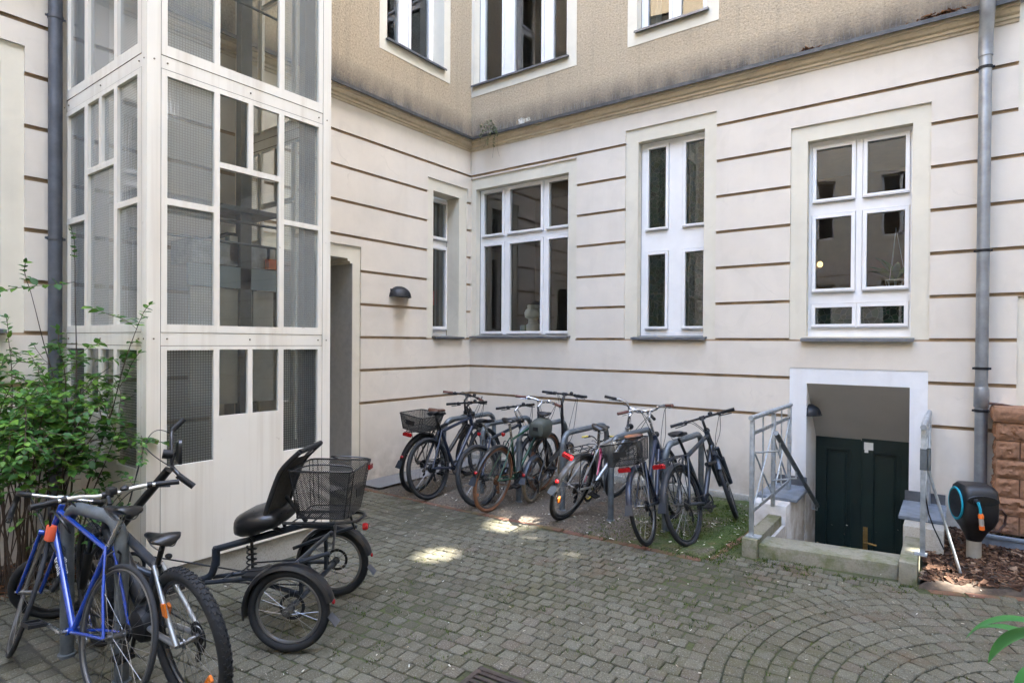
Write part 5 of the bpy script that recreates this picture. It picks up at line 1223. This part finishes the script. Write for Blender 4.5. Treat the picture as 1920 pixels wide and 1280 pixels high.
    b = MB(); b.tube([(1.42, 0, .40), (.97, 0, .93)], [.026, .026], 12); b.build('steering_column', M['black'], t)
    H = Vector((.95, 0, .96)); b = MB(); b.xf = Matrix.Translation(H) @ Matrix.Rotation(R_(33), 4, 'Z') @ Matrix.Translation(-H)
    b.tube(smooth([H + Vector((-.07, .25, -.06)), H + Vector((-.03, .24, -.01)), H + Vector((0, .18, .02)), H, H + Vector((0, -.2, .12)), H + Vector((-.0, -.25, .18)), H + Vector((-.04, -.26, .22))], 2), .0125, 10); hb_ = b.build('handlebar', M['black'], t)
    for (p, q) in ((H + Vector((-.03, .245, -.02)), H + Vector((-.115, .26, -.095))), (H + Vector((-.005, -.252, .185)), H + Vector((-.075, -.265, .255)))):
        g = MB(); g.xf = b.xf; g.tube([p, q], .019, 12); g.build('grip', M['black_matt'], hb_)
    g = MB(); g.xf = b.xf; g.tube([H + Vector((0, .12, .02)), H + Vector((-.02, .13, .10))], .006, 6); c = H + Vector((-.05, .07, .09)); g.loft([[(c.x + dx, c.y + math.copysign(abs(cos(a)) ** .7, cos(a)) * .05 * k, c.z + math.copysign(abs(sin(a)) ** .7, sin(a)) * .08 * k) for a in [2 * pi * i / 20 for i in range(20)]] for (dx, k) in ((.028, .6), (.012, 1.0), (-.006, 1.0))]); g.build('mirror', M['black'], hb_)
    g = MB(); g.xf = b.xf; g.lathe(H + Vector((.02, -.05, .06)), (1, 0, .2), [(.02, -.03), (.03, 0), (.03, .03)], 14); g.build('bell', M['black_matt'], hb_)
    g = MB(); g.xf = b.xf; g.tube(smooth([H + Vector((-.03, .22, .0)), H + Vector((.10, .2, .1)), H + Vector((.16, .05, .16)), H + Vector((.15, -.1, .1)), H + Vector((.2, -.02, -.1)), H + Vector((.25, 0, -.3))], 3), .003, 5); g.tube(smooth([H + Vector((-.03, -.24, .15)), H + Vector((.10, -.2, .22)), H + Vector((.16, -.02, .10)), H + Vector((.22, .02, -.2))], 3), .003, 5); g.build('cables', M['black_matt'], hb_)
    b = MB(); b.ring((1.24, -.06, .30), (0, 1, 0), .07, .012, 30, 4, rx=.002); b.tube([(1.24, -.07, .30), (1.24, .07, .30)], .02, 10); b.tube([(1.24, -.09, .30), (1.15, -.1, .17)], .011, 8); b.tube([(1.24, .09, .30), (1.33, .1, .43)], .011, 8); b.box(1.10, 1.20, -.19, -.10, .155, .18); b.box(1.28, 1.38, .10, .19, .42, .445); b.build('crankset', M['black_matt'], t)
    b = MB(); b.tube([(1.24, -.06, .37), (.40, -.06, .26), (.05, -.06, .275)], .005, 5); b.tube([(1.24, -.06, .23), (.40, -.06, .20), (.05, -.06, .20)], .005, 5); b.build('chain', M['black_matt'], t)
tricycle()

# ------------------------------------------------------------------ bicycle hoops
def hoop(name, p, q, h, label, group, r=.03, mat='galv_old'):
    p, q = Vector((*p, 0)), Vector((*q, 0)); u = (q - p); L = u.length; u.normalize()
    o = empty(name, (p.x, p.y, 0), (0, 0, math.atan2(u.y, u.x))); tag(o, label, 'bicycle stand', group)
    pts = [(0, 0, -.05)] + [(0, 0, h * i / 6) for i in range(1, 5)]; k = .14
    pts += [(k - k * cos(a), 0, h - k + k * sin(a)) for a in [pi / 2 * i / 7 for i in range(8)]]
    pts += [(L - k + k * sin(a), 0, h - k + k * cos(a)) for a in [pi / 2 * i / 7 for i in range(8)]]
    pts += [(L, 0, h * i / 6) for i in range(4, 0, -1)] + [(L, 0, -.05)]
    b = MB(); b.tube(pts, r, 14); b.build('hoop', M[mat], o)
    for x in (0, L): b = MB(); b.lathe((x, 0, -.01), (0, 0, 1), [(r + .012, 0), (r + .012, .018), (r + .002, .022)], 14); b.build('foot_collar', M['galv_old'], o)
HG = 'galvanised bicycle hoops along the rear wall'
for x, lb in ((.90, 'galvanised bicycle hoop nearest the wall corner, beside the basket bicycle'), (1.50, 'galvanised bicycle hoop between the black trekking and grey bicycles'), (2.02, 'galvanised bicycle hoop in front of the olive saddle bag'),
              (2.58, 'galvanised bicycle hoop between the folding and the silver bicycle'), (3.14, 'galvanised bicycle hoop right of the silver bicycle, its front leg bare'), (3.70, 'galvanised bicycle hoop behind the rightmost anthracite bicycle')):
    hoop('bicycle_hoop', (x, -1.53), (x, -.55), .80, lb, HG)
hoop('bicycle_hoop', (2.44, -5.585), (1.90, -5.655), .83, 'thick grey hoop between the blue racing and the mountain bicycle', None, .033)

# ------------------------------------------------------------------ shrub at the left
def leafshape(b, p, d, up, l, w):
    d = d.normalized(); s = d.cross(up); s = s.normalized() if s.length > 1e-4 else Vector((1, 0, 0)); n = s.cross(d); v = []
    for (a, k, h) in ((0, .0, 0), (.22, .8, .10), (.5, 1.0, .12), (.8, .55, .06), (1, 0, -.06)):
        if k == 0: v.append(p + d * (l * a) + n * (h * l))
        else: v += [p + d * (l * a) + s * (w * k) + n * (h * l), p + d * (l * a) - s * (w * k) + n * (h * l), p + d * (l * a)]
    # 0 | 1 2 3 | 4 5 6 | 7 8 9 | 10
    b.add(v, [(0, 3, 1), (0, 2, 3), (1, 3, 6, 4), (3, 2, 5, 6), (4, 6, 9, 7), (6, 5, 8, 9), (7, 9, 10), (9, 8, 10)])
def shrub():
    random.seed(21)
    t = thing('shrub', 'green leafy deciduous shrub with thin brown stems left of the lift tower', 'shrub', (.62, -5.58, 0))
    sb, lb = MB(), MB()
    def sprig(p, d, L, n, ls):
        q = p.copy(); pts = [q.copy()]; step = L / n
        for i in range(n):
            d = (d + Vector((random.gauss(0, .10), random.gauss(0, .10), random.gauss(-.02, .08)))).normalized(); q = q + d * step; pts.append(q.copy())
            for s in (-1, 1):
                if random.random() < .12: continue
                side = d.cross(Vector((0, 0, 1))); side = side.normalized() if side.length > .05 else Vector((1, 0, 0))
                if i % 2: side = (side * .6 + Vector((0, 0, .3)))
                ld = (side * s + d * .5 + Vector((random.gauss(0, .3), random.gauss(0, .3), random.gauss(-.12, .25)))).normalized()
                leafshape(lb, q, ld, Vector((random.gauss(0, .25), random.gauss(0, .25), 1)), random.uniform(.75, 1.3) * ls, random.uniform(.36, .46) * ls)
        leafshape(lb, q, d, Vector((0, 0, 1)), ls, ls * .33); sb.tube(pts, [.0022] * len(pts), 4, cap=False)
    tips = []
    for i in range(22):
        ba = random.uniform(0, 6.3); base = Vector((cos(ba) * .14, sin(ba) * .10 + .05, -.02))
        az = random.choice((random.uniform(-.55, .6), random.uniform(-.5, .5), random.uniform(1.8, 5.0))); out = random.uniform(.12, .62); H = random.uniform(1.2, 1.68); base.y += random.uniform(-.1, .22)
        if az > 1.5: out *= .45
        if i == 0: az, out, H = .9, .16, 2.2; base = Vector((.12, .22, 0))
        if i == 1: az, out, H = .2, .45, 1.95
        if i == 2: az, out, H = 2.0, .05, 2.0; base = Vector((-.05, .30, 0))
        d = Vector((cos(az) * out * .55, sin(az) * out * .25, 1)).normalized(); q = base.copy(); pts = [q.copy()]; n = 16; stp = H / n * 1.05
        for k in range(n):
            d = (d + Vector((cos(az) * out * .06, sin(az) * out * .02, -.015 - .02 * out)) + Vector((random.gauss(0, .05), random.gauss(0, .035), random.gauss(0, .03)))).normalized(); q = q + d * stp
            q.y = min(q.y, .40 if q.x < .9 else .40); pts.append(q.copy())
            if q.z > .80 and random.random() < (.92 if q.z < 1.75 else .35):
                for _ in range(random.choice((1, 1, 2, 2)) if q.z < 1.7 else 1):
                    a2 = random.uniform(0, 6.3); dd = Vector((cos(a2), sin(a2) * .55 - .08, random.uniform(-.25, .55)))
                    sprig(q, dd.normalized(), random.uniform(.16, .46), random.randint(4, 8), random.uniform(.046, .064))
        sprig(q, d, .22, 7, .04)
        sb.tube(pts, [.0085 - .0062 * k / n for k in range(n + 1)], 5)
    for _ in range(26):   # a few bare inner stems
        ba = random.uniform(0, 6.3); p = Vector((cos(ba) * .2, sin(ba) * .12, -.02)); e = p + Vector((random.gauss(.1, .28), random.gauss(0, .12), random.uniform(.6, 1.2)))
        sb.tube(smooth([p, p * .6 + e * .4 + Vector((random.gauss(0, .05), 0, .05)), e], 2), .0036, 5)
    for _ in range(95):   # side growth
        p = Vector((random.uniform(-.35, 1.25), random.uniform(-.25, .38), random.uniform(.70, 1.6))); sprig(p, Vector((random.gauss(.1, .6), random.gauss(-.1, .4), random.uniform(-.6, .3))).normalized(), random.uniform(.2, .4), 7, .038)
    sb.build('stems', M['twig'], t); lb.build('foliage', M['leaf'], t, fix=False, ang=180)
    b = MB(); b.box(-.20, -.15, .02, .04, 1.02, 1.10); b.tube([(-.175, .03, 1.10), (-.17, .04, 1.22)], .004, 5); b.build('red_tag', M['red'], t, bevel=.004)
shrub()
flat([0.0, .62], [-9, -5.14], .012, lambda x, y: False, 'shrub_bed', M['earth'])
b = MB(); random.seed(5)
chips(b, 700, lambda: (random.uniform(.02, .75), random.uniform(-7, -5.15), .018), (.02, .06), 0.0)
o = b.build('fallen_leaves', M['dead_leaf'], fix=False, smooth=False); tag(o, 'brown fallen leaves on the earth under the green shrub', 'fallen leaves'); kind(o, 'stuff')
# broad leaves entering at lower right
random.seed(3)
t = thing('garden_plant', 'plant with long glossy green leaves at the lower right corner', 'plant', (6.35, -4.15, 0))
sb = MB()
def strap(p, d, L, w, droop):
    b = MB(); P = Vector(p); d = Vector(d).normalized(); n = 14; vs = []
    for i in range(n + 1):
        u = i / n; ww = w * (sin(pi * min(1, u * .93 + .07)) ** .75) * (1 if u < .999 else .02); s = d.cross(Vector((0, 0, 1))).normalized(); up = s.cross(d)
        vs += [P + s * ww + up * ww * .28, P, P - s * ww + up * ww * .28]; P = P + d * (L / n); d = (d + Vector((0, 0, -droop / n))).normalized()
    b.add(vs, [(3 * i + k, 3 * i + k + 1, 3 * i + k + 4, 3 * i + k + 3) for i in range(n) for k in range(2)]); b.build('leaf', M['leaf_big'], t, fix=False, ang=60)
for (p, d, L, w, dr) in (((-.24, -.02, .80), (-1, .05, .22), .26, .030, 1.6), ((-.22, .0, .775), (-1, -.25, .05), .24, .038, 1.8), ((-.24, .03, .72), (-.8, .3, .35), .22, .028, 1.2), ((-.21, -.06, .70), (-.9, -.5, -.1), .18, .032, 1.5), ((-.15, .0, .82), (.3, .5, .6), .22, .022, 1.4), ((-.14, 0, .74), (.8, -.2, .4), .24, .024, 1.4), ((-.16, 0, .66), (.1, -.9, .3), .22, .023, 1.4), ((-.16, .02, .58), (-.2, .9, .2), .2, .02, 1.3)):
    strap(p, d, L, w, dr); 
for (p, q) in (((0, 0, 0), (-.21, 0, .80)), ((.02, .02, 0), (-.16, 0, .83)), ((-.02, -.02, 0), (-.16, 0, .66))): sb.tube(smooth([p, Vector(p) * .5 + Vector(q) * .5 + Vector((.05, 0, .03)), q], 2), .006, 6)
sb.build('stem', M['leaf_big'], t)

# ------------------------------------------------------------------ small things on the ledge and behind the panes
b = MB(); random.seed(11)
for wall in (0, 1):
    a = .16
    while a < (6.0 if wall else 2.6):
        for k in range(2):
            p = .05 + .05 * k + random.uniform(-.006, .006); le = random.uniform(.075, .10); ta = random.gauss(0, .012); tp = random.gauss(.01 if k else -.01, .012)
            if wall: b.tube([(a, -p, 4.765), (a + ta, -p - tp, 4.765 + le)], .0012, 4, cap=False)
            else: b.tube([(p, -a, 4.765), (p + tp, -a + ta, 4.765 + le)], .0012, 4, cap=False)
        a += random.uniform(.035, .065)
    if wall: b.box(.16, 6.0, -.085, -.065, 4.757, 4.775)
    else: b.box(.065, .085, -2.6, -.16, 4.757, 4.775)
tag(b.build('bird_spikes', M['spoke'], smooth=False), 'row of thin wire bird spikes on the ledge under the beige render', 'bird spikes')
t = thing('hanging_weed', 'dry grey-green weed hanging from the ledge near the wall corner', 'weed', (.56, -.12, 4.76))
lb, sb = MB(), MB()
for i in range(9):
    d = Vector((random.gauss(0, .5), -.3 + random.gauss(0, .2), random.uniform(-.2, .8))).normalized(); q = Vector((0, -.01, .0)); pts = [q.copy()]
    for k in range(7):
        d = (d + Vector((random.gauss(0, .15), 0, -.32))).normalized(); q = q + d * .04; q.y = min(q.y, -.022); pts.append(q.copy())
        for s in range(3): leafshape(lb, q, Vector((random.gauss(0, 1), random.gauss(-.4, .6), random.gauss(0, .6))), Vector((0, -.5, 1)), .034, .011)
    sb.tube(pts, .002, 4)
for x in (-.03, .05): sb.tube([(x, -.03, -.12), (x * .8, -.02, -.25), (x * 1.6, -.015, -.38)], .0016, 4)
sb.build('stems', M['twig'], t); lb.build('foliage', M['weed'], t, fix=False, ang=180)
b = MB()
chips(b, 46, lambda: (random.gauss(5.72, .10), random.uniform(-.13, -.05), 4.79), (.03, .07), 0.0); chips(b, 12, lambda: (random.gauss(4.62, .05), random.uniform(-.13, -.06), 4.785), (.04, .08), 0.0)
o = b.build('dry_leaves', M['dead_leaf'], fix=False, smooth=False); tag(o, 'brown dry leaves caught on the ledge by the downpipe', 'dry leaves'); kind(o, 'stuff')
b = MB(); random.seed(8)
for i in range(14):
    x = 1.02 + random.uniform(-.09, .09); m = Matrix.Translation((x, -.09, 4.80 + random.uniform(0, .035))) @ Matrix.Rotation(random.uniform(-.6, .6), 4, 'Y') @ Matrix.Rotation(random.uniform(-.5, .5), 4, 'Z')
    b.add([m @ Vector(p) for p in ((-.03, 0, -.02), (.03, .01, -.02), (.028, 0, .025), (-.025, -.01, .02))], [(0, 1, 2, 3)])
tag(b.build('paper_scrap', M['litter'], fix=False, smooth=False), 'crumpled white paper scrap caught in the bird spikes', 'paper scrap')
t = thing('vase', 'white bulbous vase on the sill behind the three-part window', 'vase', (.90, .36, 1.845))
b = MB(); b.lathe((0, 0, 0), (0, 0, 1), [(.09, 0), (.10, .02), (.10, .16), (.075, .18), (.07, .24), (.12, .27), (.13, .34), (.11, .38), (.085, .40), (.09, .44), (.08, .45)], 24); b.build('body', M['paper'], t)
b = MB(); b.lathe((-.16, .02, 0), (0, 0, 1), [(.05, 0), (.07, .02), (.075, .14), (.06, .16)], 18); tag(b.build('green_pot', M['green']), 'small green pot beside the white vase', 'pot').location = (.90, .36, 1.845)
t = thing('house_plant', 'dark green house plant in a hanging wire basket behind the right window', 'house plant', (5.36, .42, 2.35)); b = MB()
b.ring((0, 0, .06), (0, 0, 1), .09, .004, 20, 5); b.ring((0, 0, -.02), (0, 0, 1), .07, .004, 20, 5)
for i in range(8): a = 2 * pi * i / 8; b.tube([(.07 * cos(a), .07 * sin(a), -.02), (.09 * cos(a), .09 * sin(a), .06)], .003, 4)
for i in range(3): a = 2 * pi * i / 3; b.tube([(.09 * cos(a), .09 * sin(a), .06), (0, 0, .6)], .002, 4)
b.build('wire_basket', M['paper'], t); b = MB()
for i in range(11): a = random.uniform(0, 6.3); leafshape(b, Vector((0, 0, .05)), Vector((cos(a), sin(a) * .5, random.uniform(.3, 1.3))), Vector((0, 0, 1)), random.uniform(.22, .36), .04)
b.build('foliage', M['leaf'], t, fix=False, ang=180)
t = thing('wall_sconce', 'small lit warm lamp inside the right-hand window', 'lamp', (4.55, 1.1, 2.70)); b = MB(); b.lathe((0, 0, -.03), (0, 0, 1), [(.012, 0), (.03, .02), (.03, .05), (.012, .07)], 14); b.build('bulb', M['glow'], t)
b = MB(); b.box(-.05, -.03, -.03, .03, -.06, .12); b.build('bracket', M['brass'], t)
b = MB(); b.box(-.52, -.505, -.42, -.20, 2.30, 2.52); tag(b.build('wall_picture', M['red']), 'small dark red picture behind the narrow window', 'picture')

# ------------------------------------------------------------------ the other sides of the courtyard (seen in reflections; they shade it)
def facade(name, label, mp, a0, a1, z1, sun_holes, step=2.6):
    t = thing(name, label, 'building'); A = [a0, a1]; Z = [-.2, 4.74, z1]; WN = []
    for z in [1.8 + 3.7 * k for k in range(int((z1 - 3) / 3.7) + 1)]:
        a = a0 + 1.2
        while a + 1.3 < a1: WN.append((a, a + 1.15, z, z + 2.1)); a += step
    WN = [w for w in WN if not any(abs(h[0] - (w[0] + w[1]) / 2) < 1.4 and abs(h[2] - (w[2] + w[3]) / 2) < 1.6 for h in sun_holes)]
    H = [(h[0] - h[1] / 2, h[0] + h[1] / 2, h[2] - h[3] / 2, h[2] + h[3] / 2) for h in sun_holes]
    for q in WN: A += [q[0], q[1], q[0] - .14, q[1] + .14]; Z += [q[2], q[3], q[2] - .14, q[3] + .14]
    for q in H: A += [q[0], q[1]]; Z += [q[2], q[3]]
    for g in G: Z += [g - GH, g + GH]
    def fn(a, z):
        for q in H:
            if inr(a, z, q): return (.06, None)
        for q in WN:
            if inr(a, z, q): return (.15, None)
        for q in WN:
            if inr(a, z, (q[0] - .14, q[1] + .14, q[2] - .14, q[3] + .14)): return (-.01 if z > 4.7 else .02, 1)
        if z < 4.74:
            for g in G:
                if abs(z - g) < GH: return (.024, 2)
            return (0, 0)
        return (0, 3)
    relief(mp, A, Z, fn, 4).build('wall', [M['block'], M['surround'], M['groove'], M['surround']], t, smooth=False, fix=False)
    fb, pb = MB(), MB()
    for q in WN:
        for (x0, x1, y0, y1) in ((q[0], q[0] + .07, q[2], q[3]), (q[1] - .07, q[1], q[2], q[3]), (q[0], q[1], q[2], q[2] + .08), (q[0], q[1], q[3] - .08, q[3]), ((q[0] + q[1]) / 2 - .05, (q[0] + q[1]) / 2 + .05, q[2], q[3]), (q[0], q[1], q[2] + 1.3, q[2] + 1.4)):
            fb.add([mp(x0, y0, .10), mp(x1, y0, .10), mp(x1, y1, .10), mp(x0, y1, .10)], [(0, 1, 2, 3)])
        pb.add([mp(q[0], q[2], .14), mp(q[1], q[2], .14), mp(q[1], q[3], .14), mp(q[0], q[3], .14)], [(0, 1, 2, 3)])
    fb.build('window_frames', M['frame'], t, smooth=False, fix=False)['kind'] = 'stuff'; pb.build('window_panes', M['black'], t, smooth=False, fix=False)['kind'] = 'stuff'
XR = 13.0
RX = lambda a, z, d: (XR + d, a, z)
OP = lambda a, z, d: (a, -17.0 - d, z)
sun_holes = []  # openings added in the unseen wing so sun patches land on the ground
for (px, py, w, h) in ((2.43, -2.22, .50, .30), (2.42, -2.22, .30, .46), (2.42, -3.27, .34, .18), (2.42, -3.27, .20, .28), (5.84, -1.44, .20, .30), (5.60, -1.25, .12, .4), (3.02, -1.15, .13, .09), (2.78, -2.42, .15, .09), (2.15, -1.98, .14, .08), (3.3, -2.6, .12, .08)):
    k = (XR - px) / SUNV.x; sun_holes.append((py + SUNV.y * k, w, SUNV.z * k, h))
facade('sun_screen_wing', 'plastered courtyard wing opposite the lift tower, seen only mirrored, raised and pierced to shape the sunlight', RX, -17.0, 4.0, 21.5, sun_holes)  # unseen wing, made tall enough to keep the sun off the yard
facade('opposite_wing', 'plastered courtyard wing behind the viewer, seen only mirrored in the panes', OP, 0.0, 13.0, 15.0, [])
